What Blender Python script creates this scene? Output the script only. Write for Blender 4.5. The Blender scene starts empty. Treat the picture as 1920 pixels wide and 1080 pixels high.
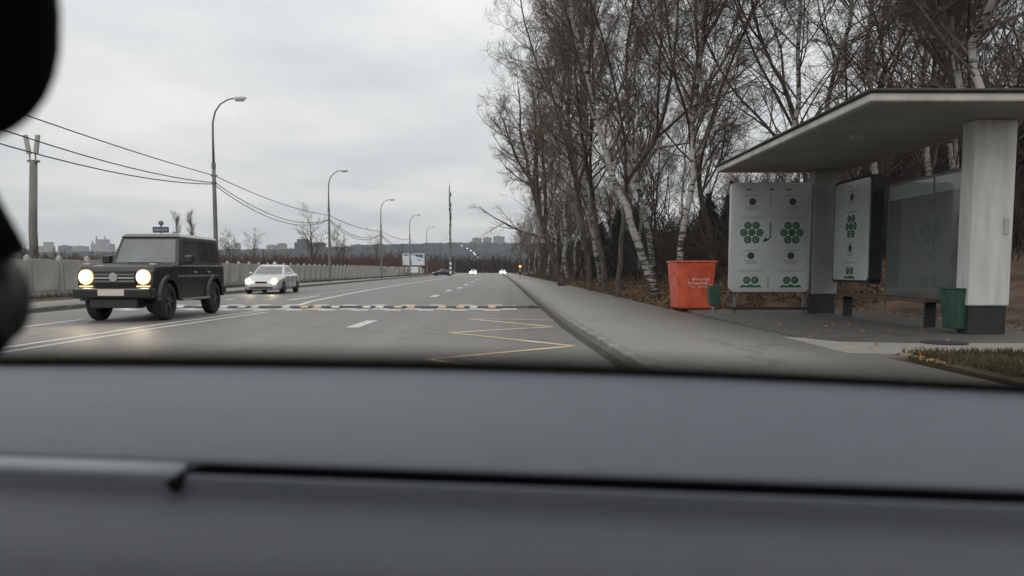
import bpy, math, random
import numpy as np
from mathutils import Vector, Matrix
random.seed(4)
S = bpy.context.scene
COL = S.collection
R = math.radians

# ------------------------------------------------------------------ camera, world, light
H = 1.15                      # camera height
F = 1400.0                    # focal length in pixels of a 1920 wide frame
PITCH = R(4.3)
CY = 507 + F*math.tan(PITCH)  # principal point row
cd = bpy.data.cameras.new('camera'); cam = bpy.data.objects.new('camera', cd); COL.objects.link(cam)
cam.location = (0, 0, H); cam.rotation_euler = (R(90)-PITCH, 0, 0)
cd.sensor_width = 36; cd.lens = 36*F/1920; cd.shift_y = (CY-540)/1920
cd.clip_start = 0.05; cd.clip_end = 20000
cd.dof.use_dof = True; cd.dof.focus_distance = 22; cd.dof.aperture_fstop = 3.4
S.camera = cam
S.render.resolution_x = 1024; S.render.resolution_y = 576
S.view_settings.view_transform = 'Standard'; S.view_settings.look = 'None'
S.view_settings.gamma = 1; S.view_settings.use_curve_mapping = False
S.view_settings.exposure = 0.0

SUN_EL, SUN_AZ = R(32), R(200)
w = bpy.data.worlds.new('World'); S.world = w; w.use_nodes = True
nt = w.node_tree; nt.nodes.clear()
def N(nt, t, **k):
    n = nt.nodes.new(t)
    for a, b in k.items(): setattr(n, a, b)
    return n
out = N(nt, 'ShaderNodeOutputWorld'); bg = N(nt, 'ShaderNodeBackground'); bg.inputs[1].default_value = 0.1
sky = N(nt, 'ShaderNodeTexSky', sky_type='NISHITA', sun_disc=False, sun_elevation=SUN_EL, sun_rotation=SUN_AZ)
sky.air_density = 1.0; sky.dust_density = 3.0
tc = N(nt, 'ShaderNodeTexCoord')
sep = N(nt, 'ShaderNodeSeparateXYZ'); nt.links.new(tc.outputs['Generated'], sep.inputs[0])
def math_(nt, op, a, b=None, clamp=False):
    n = N(nt, 'ShaderNodeMath', operation=op); n.use_clamp = clamp
    for i, v in enumerate((a, b)):
        if v is None: continue
        if isinstance(v, (int, float)): n.inputs[i].default_value = v
        else: nt.links.new(v, n.inputs[i])
    return n.outputs[0]
zz = math_(nt, 'ADD', math_(nt, 'MAXIMUM', sep.outputs[2], 0.0), 0.12)
cx_ = math_(nt, 'DIVIDE', sep.outputs[0], zz); cy_ = math_(nt, 'DIVIDE', sep.outputs[1], zz)
cmb = N(nt, 'ShaderNodeCombineXYZ'); nt.links.new(cx_, cmb.inputs[0]); nt.links.new(cy_, cmb.inputs[1])
noi = N(nt, 'ShaderNodeTexNoise'); noi.inputs['Scale'].default_value = 0.85; noi.inputs['Detail'].default_value = 5
noi.inputs['Roughness'].default_value = 0.48
nt.links.new(cmb.outputs[0], noi.inputs[0])
ramp = N(nt, 'ShaderNodeValToRGB'); nt.links.new(noi.outputs[0], ramp.inputs[0])
e = ramp.color_ramp.elements
e[0].position = 0.36; e[0].color = (6.2, 6.5, 6.65, 1)
e[1].position = 0.64; e[1].color = (8.7, 8.6, 8.5, 1)
m = e.new(0.5); m.color = (7.4, 7.5, 7.5, 1)
# an overcast sky is brighter overhead than at the horizon
gain = math_(nt, 'ADD', math_(nt, 'MULTIPLY', math_(nt, 'MAXIMUM', sep.outputs[2], 0.0), 0.9), 0.90)
vm = N(nt, 'ShaderNodeVectorMath', operation='SCALE'); nt.links.new(ramp.outputs[0], vm.inputs[0]); nt.links.new(gain, vm.inputs['Scale'])
mix = N(nt, 'ShaderNodeMix', data_type='RGBA'); mix.inputs[0].default_value = 0.94
nt.links.new(sky.outputs[0], mix.inputs[6]); nt.links.new(vm.outputs[0], mix.inputs[7])
nt.links.new(mix.outputs[2], bg.inputs[0]); nt.links.new(bg.outputs[0], out.inputs[0])

sd = bpy.data.lights.new('sun', 'SUN'); sd.energy = 0.6; sd.angle = R(25); sd.color = (1, .96, .9)
sun = bpy.data.objects.new('sun', sd); COL.objects.link(sun)
sv = Vector((math.sin(SUN_AZ)*math.cos(SUN_EL), math.cos(SUN_AZ)*math.cos(SUN_EL), math.sin(SUN_EL)))
sun.rotation_euler = (-sv).to_track_quat('-Z', 'Y').to_euler()

# ------------------------------------------------------------------ helpers
def ray(x, y):
    dx = (x-960)/F; dy = (y-CY)/F
    return Vector((dx, math.cos(PITCH)-dy*math.sin(PITCH), -math.sin(PITCH)-dy*math.cos(PITCH)))
def gp(x, y, z=0.0):          # where that sight line meets the level z
    r = ray(x, y); t = (z-H)/r.z
    return Vector((r.x*t, r.y*t, z))
def at(x, y, Y):              # the point of that sight line at distance Y
    r = ray(x, y); t = Y/r.y
    return Vector((r.x*t, Y, H+r.z*t))

def mat(name, col, rough=.7, var=.15, scale=8, bump=0, metal=0, spec=.5, col2=None, detail=4, stretch=None, bscale=None, coat=0):
    m = bpy.data.materials.new(name); m.use_nodes = True
    t = m.node_tree; b = t.nodes['Principled BSDF']
    b.inputs['Roughness'].default_value = rough; b.inputs['Metallic'].default_value = metal
    b.inputs['Specular IOR Level'].default_value = spec
    b.inputs['Coat Weight'].default_value = coat
    c = N(t, 'ShaderNodeTexCoord'); mp = N(t, 'ShaderNodeMapping')
    t.links.new(c.outputs['Object'], mp.inputs[0])
    if stretch: mp.inputs['Scale'].default_value = stretch
    n = N(t, 'ShaderNodeTexNoise'); n.inputs['Scale'].default_value = scale; n.inputs['Detail'].default_value = detail
    t.links.new(mp.outputs[0], n.inputs[0])
    r = N(t, 'ShaderNodeValToRGB'); t.links.new(n.outputs[0], r.inputs[0])
    lo = [max(0, v*(1-var)) for v in col]; hi = [v*(1+var) for v in (col2 or col)]
    r.color_ramp.elements[0].position = .3; r.color_ramp.elements[1].position = .7
    r.color_ramp.elements[0].color = (*lo, 1); r.color_ramp.elements[1].color = (*hi, 1)
    t.links.new(r.outputs[0], b.inputs['Base Color'])
    if bump:
        n2 = N(t, 'ShaderNodeTexNoise'); n2.inputs['Scale'].default_value = bscale or scale*4; n2.inputs['Detail'].default_value = 3
        t.links.new(c.outputs['Object'], n2.inputs[0])
        bp = N(t, 'ShaderNodeBump'); bp.inputs['Strength'].default_value = bump; bp.inputs['Distance'].default_value = .02
        t.links.new(n2.outputs[0], bp.inputs['Height']); t.links.new(bp.outputs[0], b.inputs['Normal'])
    return m
def emit(name, col, s):
    m = bpy.data.materials.new(name); m.use_nodes = True
    b = m.node_tree.nodes['Principled BSDF']; b.inputs['Base Color'].default_value = (*col, 1)
    b.inputs['Emission Color'].default_value = (*col, 1); b.inputs['Emission Strength'].default_value = s
    return m
def glass(name, tint=(.8, .9, .9), alpha=.35, rough=.03):
    m = bpy.data.materials.new(name); m.use_nodes = True; t = m.node_tree; t.nodes.clear()
    o = N(t, 'ShaderNodeOutputMaterial'); g = N(t, 'ShaderNodeBsdfGlossy'); g.inputs['Roughness'].default_value = rough
    tr = N(t, 'ShaderNodeBsdfTransparent'); tr.inputs[0].default_value = (*tint, 1)
    fr = N(t, 'ShaderNodeFresnel'); fr.inputs[0].default_value = 1.5
    mx = N(t, 'ShaderNodeMixShader'); t.links.new(fr.outputs[0], mx.inputs[0])
    df = N(t, 'ShaderNodeBsdfDiffuse'); df.inputs[0].default_value = (.42, .48, .46, 1)
    m2 = N(t, 'ShaderNodeMixShader'); m2.inputs[0].default_value = alpha
    t.links.new(tr.outputs[0], m2.inputs[1]); t.links.new(df.outputs[0], m2.inputs[2])
    t.links.new(m2.outputs[0], mx.inputs[1]); t.links.new(g.outputs[0], mx.inputs[2]); t.links.new(mx.outputs[0], o.inputs[0])
    return m

class MB:
    def __init__(s): s.v = []; s.f = []
    def add(s, vs, fs):
        o = len(s.v); s.v += [tuple(v) for v in vs]; s.f += [[i+o for i in f] for f in fs]; return s
    def hexa(s, p):           # 8 corners: bottom 4 counter-clockwise, top 4
        return s.add(p, [(3,2,1,0), (4,5,6,7), (0,1,5,4), (1,2,6,5), (2,3,7,6), (3,0,4,7)])
    def box(s, x0, x1, y0, y1, z0, z1):
        return s.hexa([(x0,y0,z0),(x1,y0,z0),(x1,y1,z0),(x0,y1,z0),(x0,y0,z1),(x1,y0,z1),(x1,y1,z1),(x0,y1,z1)])
    def tube(s, pts, rad, n=8, caps=True):
        pts = [Vector(p) for p in pts]
        if not isinstance(rad, (list, tuple)): rad = [rad]*len(pts)
        o = len(s.v); prev = None
        for i, p in enumerate(pts):
            t = (pts[min(i+1, len(pts)-1)]-pts[max(i-1, 0)]).normalized()
            if prev is None:
                a = t.cross(Vector((0,0,1)))
                if a.length < .1: a = t.cross(Vector((1,0,0)))
            else: a = prev - t*prev.dot(t)
            a.normalize(); prev = a; b = t.cross(a)
            for k in range(n):
                an = 2*math.pi*k/n; s.v.append(tuple(p+(a*math.cos(an)+b*math.sin(an))*rad[i]))
        for i in range(len(pts)-1):
            for k in range(n):
                q = o+i*n; s.f.append([q+k, q+(k+1)%n, q+n+(k+1)%n, q+n+k])
        if caps:
            s.f.append([o+k for k in range(n)][::-1]); s.f.append([o+(len(pts)-1)*n+k for k in range(n)])
        return s
    def cyl(s, a, b, r, n=12): return s.tube([a, b], r, n)
    def prism(s, poly, axis, a, b):   # 2d polygon extruded along an axis
        def P(u, v, w): return {'x': (w,u,v), 'y': (u,w,v), 'z': (u,v,w)}[axis]
        n = len(poly)
        return s.add([P(u,v,a) for u,v in poly]+[P(u,v,b) for u,v in poly],
            [list(range(n))[::-1], [n+i for i in range(n)]]+[[i,(i+1)%n,n+(i+1)%n,n+i] for i in range(n)])
    def disc(s, c, r, ax, th, n=16):   # short cylinder about an axis vector
        c = Vector(c); ax = Vector(ax).normalized(); return s.tube([c, c+ax*th], r, n)
    def build(s, name, m, parent=None, bevel=0, smooth=False, seg=2):
        me = bpy.data.meshes.new(name); me.from_pydata(s.v, [], s.f); me.validate()
        o = link(name, me, m, parent)
        import bmesh
        bm = bmesh.new(); bm.from_mesh(me); bmesh.ops.recalc_face_normals(bm, faces=bm.faces); bm.to_mesh(me); bm.free()
        if smooth: me.polygons.foreach_set('use_smooth', [True]*len(me.polygons))
        if bevel:
            md = o.modifiers.new('bevel', 'BEVEL'); md.width = bevel; md.segments = seg; md.limit_method = 'ANGLE'; md.angle_limit = R(35)
        return o
def link(name, me, m, parent=None):
    o = bpy.data.objects.new(name, me); COL.objects.link(o)
    if m: me.materials.append(m)
    if parent: o.parent = parent
    return o
def tag(o, label=None, cat=None, group=None, kind=None):
    if label: o['label'] = label
    if cat: o['category'] = cat
    if group: o['group'] = group
    if kind: o['kind'] = kind
    return o
def empty(name, loc, label, cat, group=None, rz=0):
    o = bpy.data.objects.new(name, None); COL.objects.link(o); o.location = loc; o.rotation_euler = (0, 0, rz)
    o.empty_display_size = .2
    return tag(o, label, cat, group)
def copy_tree(o, parent=None):
    c = o.copy(); COL.objects.link(c); c.parent = parent
    for ch in [q for q in bpy.data.objects if q.parent == o]: copy_tree(ch, c)
    return c
def np_mesh(name, V, Fq, m, parent=None, smooth=False):
    me = bpy.data.meshes.new(name); V = np.asarray(V, np.float32); Fq = np.asarray(Fq, np.int32)
    k = Fq.shape[1]
    me.vertices.add(len(V)); me.vertices.foreach_set('co', V.ravel())
    me.loops.add(Fq.size); me.loops.foreach_set('vertex_index', Fq.ravel())
    me.polygons.add(len(Fq)); me.polygons.foreach_set('loop_start', np.arange(0, Fq.size, k, dtype=np.int32))
    me.polygons.foreach_set('loop_total', np.full(len(Fq), k, np.int32))
    if smooth: me.polygons.foreach_set('use_smooth', np.ones(len(Fq), bool))
    me.update(calc_edges=True)
    return link(name, me, m, parent)

# ------------------------------------------------------------------ materials
def asphalt(name, c, streak=.1):
    m = bpy.data.materials.new(name); m.use_nodes = True; t = m.node_tree; b = t.nodes['Principled BSDF']
    b.inputs['Roughness'].default_value = .62; b.inputs['Specular IOR Level'].default_value = .35
    tc = N(t, 'ShaderNodeTexCoord')
    def nz(sc, st, d=4):
        mp = N(t, 'ShaderNodeMapping'); mp.inputs['Scale'].default_value = st; t.links.new(tc.outputs['Object'], mp.inputs[0])
        n = N(t, 'ShaderNodeTexNoise'); n.inputs['Scale'].default_value = sc; n.inputs['Detail'].default_value = d
        t.links.new(mp.outputs[0], n.inputs[0]); return n.outputs[0]
    big = nz(.35, (1, .25, 1)); lon = nz(1.1, (1, .012, 1), 3); fine = nz(60, (1, 1, 1), 2)
    v = math_(t, 'ADD', math_(t, 'MULTIPLY', math_(t, 'SUBTRACT', big, .5), .7), math_(t, 'MULTIPLY', math_(t, 'SUBTRACT', lon, .5), streak*10))
    v = math_(t, 'ADD', v, math_(t, 'MULTIPLY', math_(t, 'SUBTRACT', fine, .5), .5))
    vo = N(t, 'ShaderNodeTexVoronoi'); vo.feature = 'DISTANCE_TO_EDGE'; vo.inputs['Scale'].default_value = .22
    wn = N(t, 'ShaderNodeTexNoise'); wn.inputs['Scale'].default_value = 1.4; wn.inputs['Detail'].default_value = 6; t.links.new(tc.outputs['Object'], wn.inputs[0])
    wv = N(t, 'ShaderNodeVectorMath', operation='MULTIPLY_ADD'); t.links.new(wn.outputs['Color'], wv.inputs[0]); wv.inputs[1].default_value = (1.6, 1.6, 0); t.links.new(tc.outputs['Object'], wv.inputs[2])
    t.links.new(wv.outputs[0], vo.inputs['Vector'])
    ck = math_(t, 'SUBTRACT', 1.0, math_(t, 'DIVIDE', vo.outputs['Distance'], .012, clamp=True)); v = math_(t, 'SUBTRACT', v, math_(t, 'MULTIPLY', ck, math_(t, 'MULTIPLY', big, .7)))
    v = math_(t, 'ADD', v, 1.0)
    vm = N(t, 'ShaderNodeVectorMath', operation='SCALE'); vm.inputs[0].default_value = c; t.links.new(v, vm.inputs['Scale'])
    t.links.new(vm.outputs[0], b.inputs['Base Color'])
    bp = N(t, 'ShaderNodeBump'); bp.inputs['Strength'].default_value = .25; bp.inputs['Distance'].default_value = .01
    t.links.new(fine, bp.inputs['Height']); t.links.new(bp.outputs[0], b.inputs['Normal'])
    rr = math_(t, 'ADD', math_(t, 'MULTIPLY', big, .3), .42); t.links.new(rr, b.inputs['Roughness'])
    return m
M = {}
M['road'] = asphalt('worn asphalt', (.158, .149, .136), .06)
M['walk'] = asphalt('pavement asphalt', (.20, .19, .168), .02)
M['paving'] = asphalt('dark paving', (.09, .086, .08), .02)
M['path'] = mat('pale concrete path', (.22, .21, .185), .85, .12, 3, .2)
M['kerb'] = mat('kerb concrete', (.185, .175, .155), .85, .3, 4, .3)
M['gutter'] = mat('dark gutter', (.05, .045, .036), .95, .4, 3, .3)  # dark strip along the foot of the kerb
M['white_line'] = mat('road paint white', (.52, .52, .50), .7, .22, 7, 0)
M['faint_line'] = mat('worn road paint white', (.34, .335, .32), .7, .25, 5, 0)
M['yellow_line'] = mat('worn yellow paint', (.50, .34, .15), .7, .25, 1.3, 0, col2=(.58, .50, .36))
M['rubber'] = mat('rubber', (.045, .043, .04), .7, .2, 20)
M['yel_ref'] = mat('yellow reflector', (.55, .37, .17), .5, .2, 6)
M['wht_ref'] = mat('white reflector', (.55, .54, .5), .5, .2, 6)
M['litter'] = mat('leaf litter', (.032, .022, .014), .95, .45, 1.3, .8, col2=(.095, .058, .034), detail=9, bscale=18)
M['grass'] = mat('dull autumn grass', (.040, .036, .014), .95, .35, 1.2, .8, col2=(.06, .05, .02), detail=8, bscale=22)
M['concrete'] = mat('fence concrete', (.37, .37, .345), .9, .18, 1.2, .25)
M['concrete_d'] = mat('pale post concrete', (.36, .36, .33), .9, .15, 2, .2)
M['pole'] = mat('galvanised steel', (.16, .165, .165), .6, .15, 3, metal=.3)
M['pole_conc'] = mat('mast concrete', (.17, .17, .155), .85, .2, 2)
M['cable'] = mat('cable black', (.05, .05, .05), .7)
M['lamp_white'] = mat('lamp housing white', (.75, .75, .75), .4, .05)
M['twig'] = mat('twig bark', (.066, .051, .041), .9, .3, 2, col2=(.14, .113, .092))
M['brush'] = mat('darkened brushwood bark', (.026, .021, .018), .95, .3, 2, col2=(.052, .042, .035))  # darker copy of the twig bark; deep wood shade is in the colour
M['twig_red'] = mat('reddish twig bark', (.060, .038, .027), .9, .3, 2, col2=(.10, .062, .044))
M['bark'] = mat('dark bark', (.034, .029, .025), .95, .35, 9, .6, col2=(.085, .072, .06), stretch=(1, 1, .2))
M['leaf'] = mat('brown leaves', (.16, .085, .035), .8, .4, 2, col2=(.28, .16, .06))
M['conifer'] = mat('dark green needles', (.012, .022, .018), .9, .4, 3, col2=(.02, .04, .03))
def birch_bark():
    m = bpy.data.materials.new('birch bark'); m.use_nodes = True; t = m.node_tree; b = t.nodes['Principled BSDF']
    b.inputs['Roughness'].default_value = .8
    tc = N(t, 'ShaderNodeTexCoord')
    def nz(sc, st, d=3):
        mp = N(t, 'ShaderNodeMapping'); mp.inputs['Scale'].default_value = st; t.links.new(tc.outputs['Object'], mp.inputs[0])
        n = N(t, 'ShaderNodeTexNoise'); n.inputs['Scale'].default_value = sc; n.inputs['Detail'].default_value = d
        t.links.new(mp.outputs[0], n.inputs[0]); return n.outputs[0]
    a = nz(3.0, (.6, .6, 2.6), 4); c = nz(.7, (1, 1, 1), 2)
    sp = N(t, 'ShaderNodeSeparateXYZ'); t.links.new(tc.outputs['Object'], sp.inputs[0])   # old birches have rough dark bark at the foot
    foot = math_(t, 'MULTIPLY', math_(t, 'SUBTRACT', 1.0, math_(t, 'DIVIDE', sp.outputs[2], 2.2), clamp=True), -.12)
    d = nz(7.0, (.8, .8, 3.2), 3)
    a2 = math_(t, 'ADD', math_(t, 'MULTIPLY', a, .6), math_(t, 'MULTIPLY', d, .4))
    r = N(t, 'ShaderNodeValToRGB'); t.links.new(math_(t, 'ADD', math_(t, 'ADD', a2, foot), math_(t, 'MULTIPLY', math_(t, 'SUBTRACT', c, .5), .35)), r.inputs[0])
    e = r.color_ramp.elements; e[0].position = .42; e[0].color = (.03, .027, .024, 1); e[1].position = .485; e[1].color = (.27, .26, .24, 1)
    x = e.new(.8); x.color = (.42, .41, .38, 1)
    t.links.new(r.outputs[0], b.inputs['Base Color'])
    return m
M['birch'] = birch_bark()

# ------------------------------------------------------------------ ground sheet
def smooth(a, b, x): t = min(1, max(0, (x-a)/(b-a))); return t*t*(3-2*t)
def bank(x, y):
    """ground height off the road: a wooded bank rises on the right"""
    if x < 3.5: return -.04
    x0 = 4.6 + 4.6*(1-smooth(19.5, 23, y))*smooth(7.0, 9.5, y+0)
    if y < 9: x0 = 9.2
    d = max(0, x-x0)
    return .07 + .2*min(d, 7)+.06*max(0, d-7)
def lin(a, b, n): return list(np.linspace(a, b, n, endpoint=False))
xs = lin(-9000,-300,12)+lin(-300,-30,8)+lin(-30,2,8)+[2,3.3,3.6]+lin(3.9,14,26)+lin(14,60,16)+lin(60,400,8)+lin(400,9000,10)+[9000]
ys = lin(-500,0,5)+lin(0,8,5)+lin(8,70,70)+lin(70,260,40)+lin(260,900,12)+lin(900,12000,12)+[12000]
rg = np.random.RandomState(2)
gv = []
for y in ys:
    for x in xs:
        z = bank(x, y) if y < 400 else (-.04 if x < 3.5 else .4)
        if x > 5.2 and y < 200 and z > .15: z += rg.uniform(-.06, .06)
        if x < -22: z = -.1
        gv.append((x, y, z))
nx = len(xs); gf = [(j*nx+i, j*nx+i+1, (j+1)*nx+i+1, (j+1)*nx+i) for j in range(len(ys)-1) for i in range(nx-1)]
g = np_mesh('ground', gv, gf, M['litter'], smooth=True); tag(g, kind='structure')

# right kerb and pavement lines (level, curving very slightly)
def KX(y): return float(np.interp(y, [0, 8, 15, 30, 60, 150, 420], [1.75, 1.45, 1.16, .90, .45, -1.2, -7.6]))
def WX(y): return float(np.interp(y, [0, 8, 20, 60, 150, 420], [4.6, 4.45, 4.2, 3.9, 2.5, -3.6]))
def LX(y): return float(np.interp(y, [0, 20, 36, 60, 150, 420], [-12.6, -13.1, -13.9, -14.8, -18.0, -29]))
def ribbon(name, fa, fb, y0, y1, z, m, n=60, zf=None):
    Y = np.concatenate([np.linspace(y0, min(y1, 60), n), np.linspace(60, y1, 20)[1:] if y1 > 60 else []])
    v = []
    for y in Y: v += [(fa(y), y, z), (fb(y), y, z)]
    f = [(2*i, 2*i+1, 2*i+3, 2*i+2) for i in range(len(Y)-1)]
    return np_mesh(name, v, f, m)
tag(ribbon('road', lambda y: LX(y)-.02, lambda y: KX(y)+.02, -12, 420, 0, M['road']), kind='structure')
def slab(name, fa, fb, y0, y1, ztop, m):
    Y = np.concatenate([np.linspace(y0, min(y1, 60), 50), np.linspace(60, y1, 20)[1:] if y1 > 60 else []])
    b = MB(); v = []
    for y in Y: v += [(fa(y), y, ztop), (fb(y), y, ztop), (fb(y), y, -.2), (fa(y), y, -.2)]
    f = []
    for i in range(len(Y)-1):
        o = 4*i; f += [(o, o+1, o+5, o+4), (o+1, o+2, o+6, o+5), (o+3, o, o+4, o+7)]
    return np_mesh(name, v, f, m)
tag(slab('pavement_right', lambda y: KX(y)+.17, WX, -12, 400, .12, M['walk']), kind='structure')
tag(slab('pavement_left', lambda y: LX(y)-2.4, lambda y: LX(y)-.17, -12, 400, .12, M['walk']), kind='structure')
tag(ribbon('gutter', lambda y: KX(y)-.17, lambda y: KX(y)+.01, -10, 200, .004, M['gutter']), kind='structure')
tag(ribbon('gutter_left', lambda y: LX(y), lambda y: LX(y)+.25, -10, 200, .004, M['gutter']), kind='structure')
# kerb stones: one metre pieces
kerb = empty('kerb', (0,0,0), None, None); tag(kerb, kind='structure')
kerbl = empty('kerb_left', (0,0,0), None, None); tag(kerbl, kind='structure')
sm = MB().box(-.01, .165, .004, .994, -.15, .125); st0 = sm.build('kerb_stone', M['kerb'], kerb, bevel=.018)
first = True
def stones(fx, par, y0, y1, flip=False):
    y = y0
    while y < y1:
        o = st0.copy(); COL.objects.link(o); o.parent = par
        x, x2 = fx(y), fx(y+1); a = math.atan2(-(x2-x), 1)
        o.location = (x-(.165 if flip else 0), y, random.uniform(-.006, .006)); o.rotation_euler = (0, random.uniform(-.01,.01), a+random.uniform(-.004,.004)); y += 1
stones(KX, kerb, 6, 40); stones(LX, kerbl, 19, 50, True)
bpy.data.objects.remove(st0)
def far_kerb(fx, par, y0, y1, flip):
    b = MB(); y = y0
    while y < y1:
        x, x2 = fx(y), fx(min(y+2, y1)); s = -.165 if flip else 0
        b.hexa([(x+s,y,-.1),(x+s+.16,y,-.1),(x2+s+.16,y+1.99,-.1),(x2+s,y+1.99,-.1),(x+s,y,.125),(x+s+.16,y,.125),(x2+s+.16,y+1.99,.125),(x2+s,y+1.99,.125)]); y += 2
    tag(b.build('kerb_run', M['kerb'], par), kind='stuff')
far_kerb(KX, kerb, 40, 400, False); far_kerb(LX, kerbl, 50, 400, True); far_kerb(LX, kerbl, -10, 19, True); far_kerb(KX, kerb, -10, 6, False)
# bus stop paving, pale path, grass patch
def sheet(name, pts, z, m, thick=.1, kind='structure'):
    b = MB(); n = len(pts)
    b.add([(x, y, z) for x, y in pts]+[(x, y, z-thick) for x, y in pts], [list(range(n))]+[[i, (i+1)%n, n+(i+1)%n, n+i] for i in range(n)])
    return tag(b.build(name, m), kind=kind)
sheet('bus_stop_paving', [(4.38,17.6),(4.4,16.2),(4.35,13.5),(4.47,11.3),(4.75,10.75),(5.5,10.6),(12,10.5),(12,19.6),(4.6,19.6)], .126, M['paving'])
sheet('concrete_path', [(4.2,9.3),(4.9,9.15),(14,9.5),(14,10.6),(5.5,10.55),(4.2,11.6)], .122, M['path'])
def near_grass(y0, y1, x0, x1):
    pass
sheet('grass_verge', [(4.75,8.9),(5.3,9.13),(14,9.45),(14,-6),(4.6,-6),(4.62,7.5)], .135, M['grass'])

# ------------------------------------------------------------------ road markings
def stripe(b, p, q, wd, z=.005):
    p = Vector(p); q = Vector(q); d = (q-p); d.z = 0; n = Vector((-d.y, d.x, 0)).normalized()*wd/2
    b.add([(p-n)[:2]+(z,), (p+n)[:2]+(z,), (q+n)[:2]+(z,), (q-n)[:2]+(z,)], [(0,3,2,1)])
def polyline(b, px, wd, z=.005):
    P = [gp(*p) for p in px]
    for i in range(len(P)-1): stripe(b, P[i], P[i+1], wd, z)
def mark(name, b, m): return tag(b.build(name, m), kind='structure')
# the double centre line, doubled near and single beyond the hump
b = MB(); polyline(b, [(-120,673),(20,650.5),(300,608.5),(500,581.5)], .13); mark('road_marking', b, M['white_line'])
b = MB(); polyline(b, [(-60,672),(20,659),(300,614.5),(500,585.5)], .13); mark('road_marking', b, M['white_line'])
b = MB(); polyline(b, [(560,572.5),(582,565.5),(691,543.5),(816,524),(872,513.5)], .22); mark('road_marking', b, M['white_line'])
b = MB(); polyline(b, [(430,582.5),(520,577),(560,572.5)], .16); mark('road_marking', b, M['faint_line'])
# lane dashes on our side
for p, q, wd in (((660,614.5),(699,601),.26), ((811,557),(820,553),.3), ((838,546.5),(845,543.6),.3), ((859,541),(865,538.5),.3), ((872,535),(877,533),.3), ((884,529.8),(887.5,528.2),.3), ((893,525),(895.5,523.8),.3), ((900,521.6),(902,520.7),.3)):
    b = MB(); stripe(b, gp(*p), gp(*q), wd); mark('lane_dash', b, M['white_line'])
# oncoming lanes: edge lines and dashes
for pts, wd, mm in (([(-40,603),(54,597),(150,590)], .13, 'faint_line'), ([(-60,626),(49,613),(155,599)], .13, 'white_line'),
               ([(424,568),(500,561.5),(560,556)], .12, 'faint_line'), ([(424,563),(440,561)], .22, 'white_line'), ([(497,562.5),(512,561.5)], .22, 'white_line'),
               ([(540,563),(598,554.5)], .2, 'white_line'), ([(560,556),(640,546),(700,538)], .15, 'faint_line')):
    b = MB(); polyline(b, pts, wd, .0052); mark('road_marking', b, M[mm])
# yellow zigzag of the bus stop
b = MB(); polyline(b, [(1036,600.5),(866,597),(1036,613),(843,624),(1076,649),(803,674),(960,697),(1150,735)], .12); mark('zigzag_marking', b, M['yellow_line'])
# checks painted before and behind the hump
HY = lambda x: 23.1 - (x-.4)*.012     # hump centre line
for side in (-1, 1):
    b = MB()
    for i in range(26):
        x = .15-.48*i; y = HY(x)+side*(.95 + (.55 if i % 2 else 0))
        b.add([(x-.47,y-.36,.006),(x,y-.36,.006),(x,y+.36,.006),(x-.47,y+.36,.006)], [(0,1,2,3)])
    mark('hump_marking', b, M['white_line'])

# ------------------------------------------------------------------ speed hump
hump = empty('speed_hump', (0, 23.1, 0), 'black rubber speed hump with yellow and white patches laid across the road', 'speed hump')
prof = [(-.36,.010),(-.3,.028),(-.18,.050),(0,.060),(.18,.050),(.3,.035),(.36,.012)]
seg = MB().prism([(-.36,.001)]+prof+[(.36,.001)], 'x', -.235, .235)
def patch_mb(k):
    b = MB()
    for (ya, za), (yb, zb) in ((prof[0], prof[1]), (prof[1], prof[2])):
        b.hexa([(-.12,ya,za+.002),(.12,ya,za+.002),(.12,yb,zb+.002),(-.12,yb,zb+.002),(-.12,ya,za+.01),(.12,ya,za+.01),(.12,yb,zb+.01),(-.12,yb,zb+.01)])
    return b
seg0 = seg.build('hump_segment', M['rubber'], hump); patY = patch_mb(0).build('reflector_patch', M['yel_ref'], seg0); patW = patch_mb(1).build('reflector_patch', M['wht_ref'], seg0)
meS, meY, meW = seg0.data, patY.data, patW.data
for o in (patY, patW, seg0): bpy.data.objects.remove(o)
for i in range(27):
    x = .3-.48*i
    o = bpy.data.objects.new('hump_segment', meS); COL.objects.link(o); o.parent = hump; o.location = (x, HY(x)-23.1, 0)
    if i == 0: continue
    k = i % 5
    if k != 1:
        p = bpy.data.objects.new('reflector_patch', meW if i % 3 == 0 or i % 7 == 3 or i > 14 else meY); COL.objects.link(p); p.parent = o; p.location.x = -.04 if i % 2 else .04
endp = MB().prism([(.0,0.001),(.35,.001),(.3,.03),(0,.07)], 'y', -.34, .34).build('hump_end', M['rubber'], hump); endp.location = (.535, 0, 0)

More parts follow.
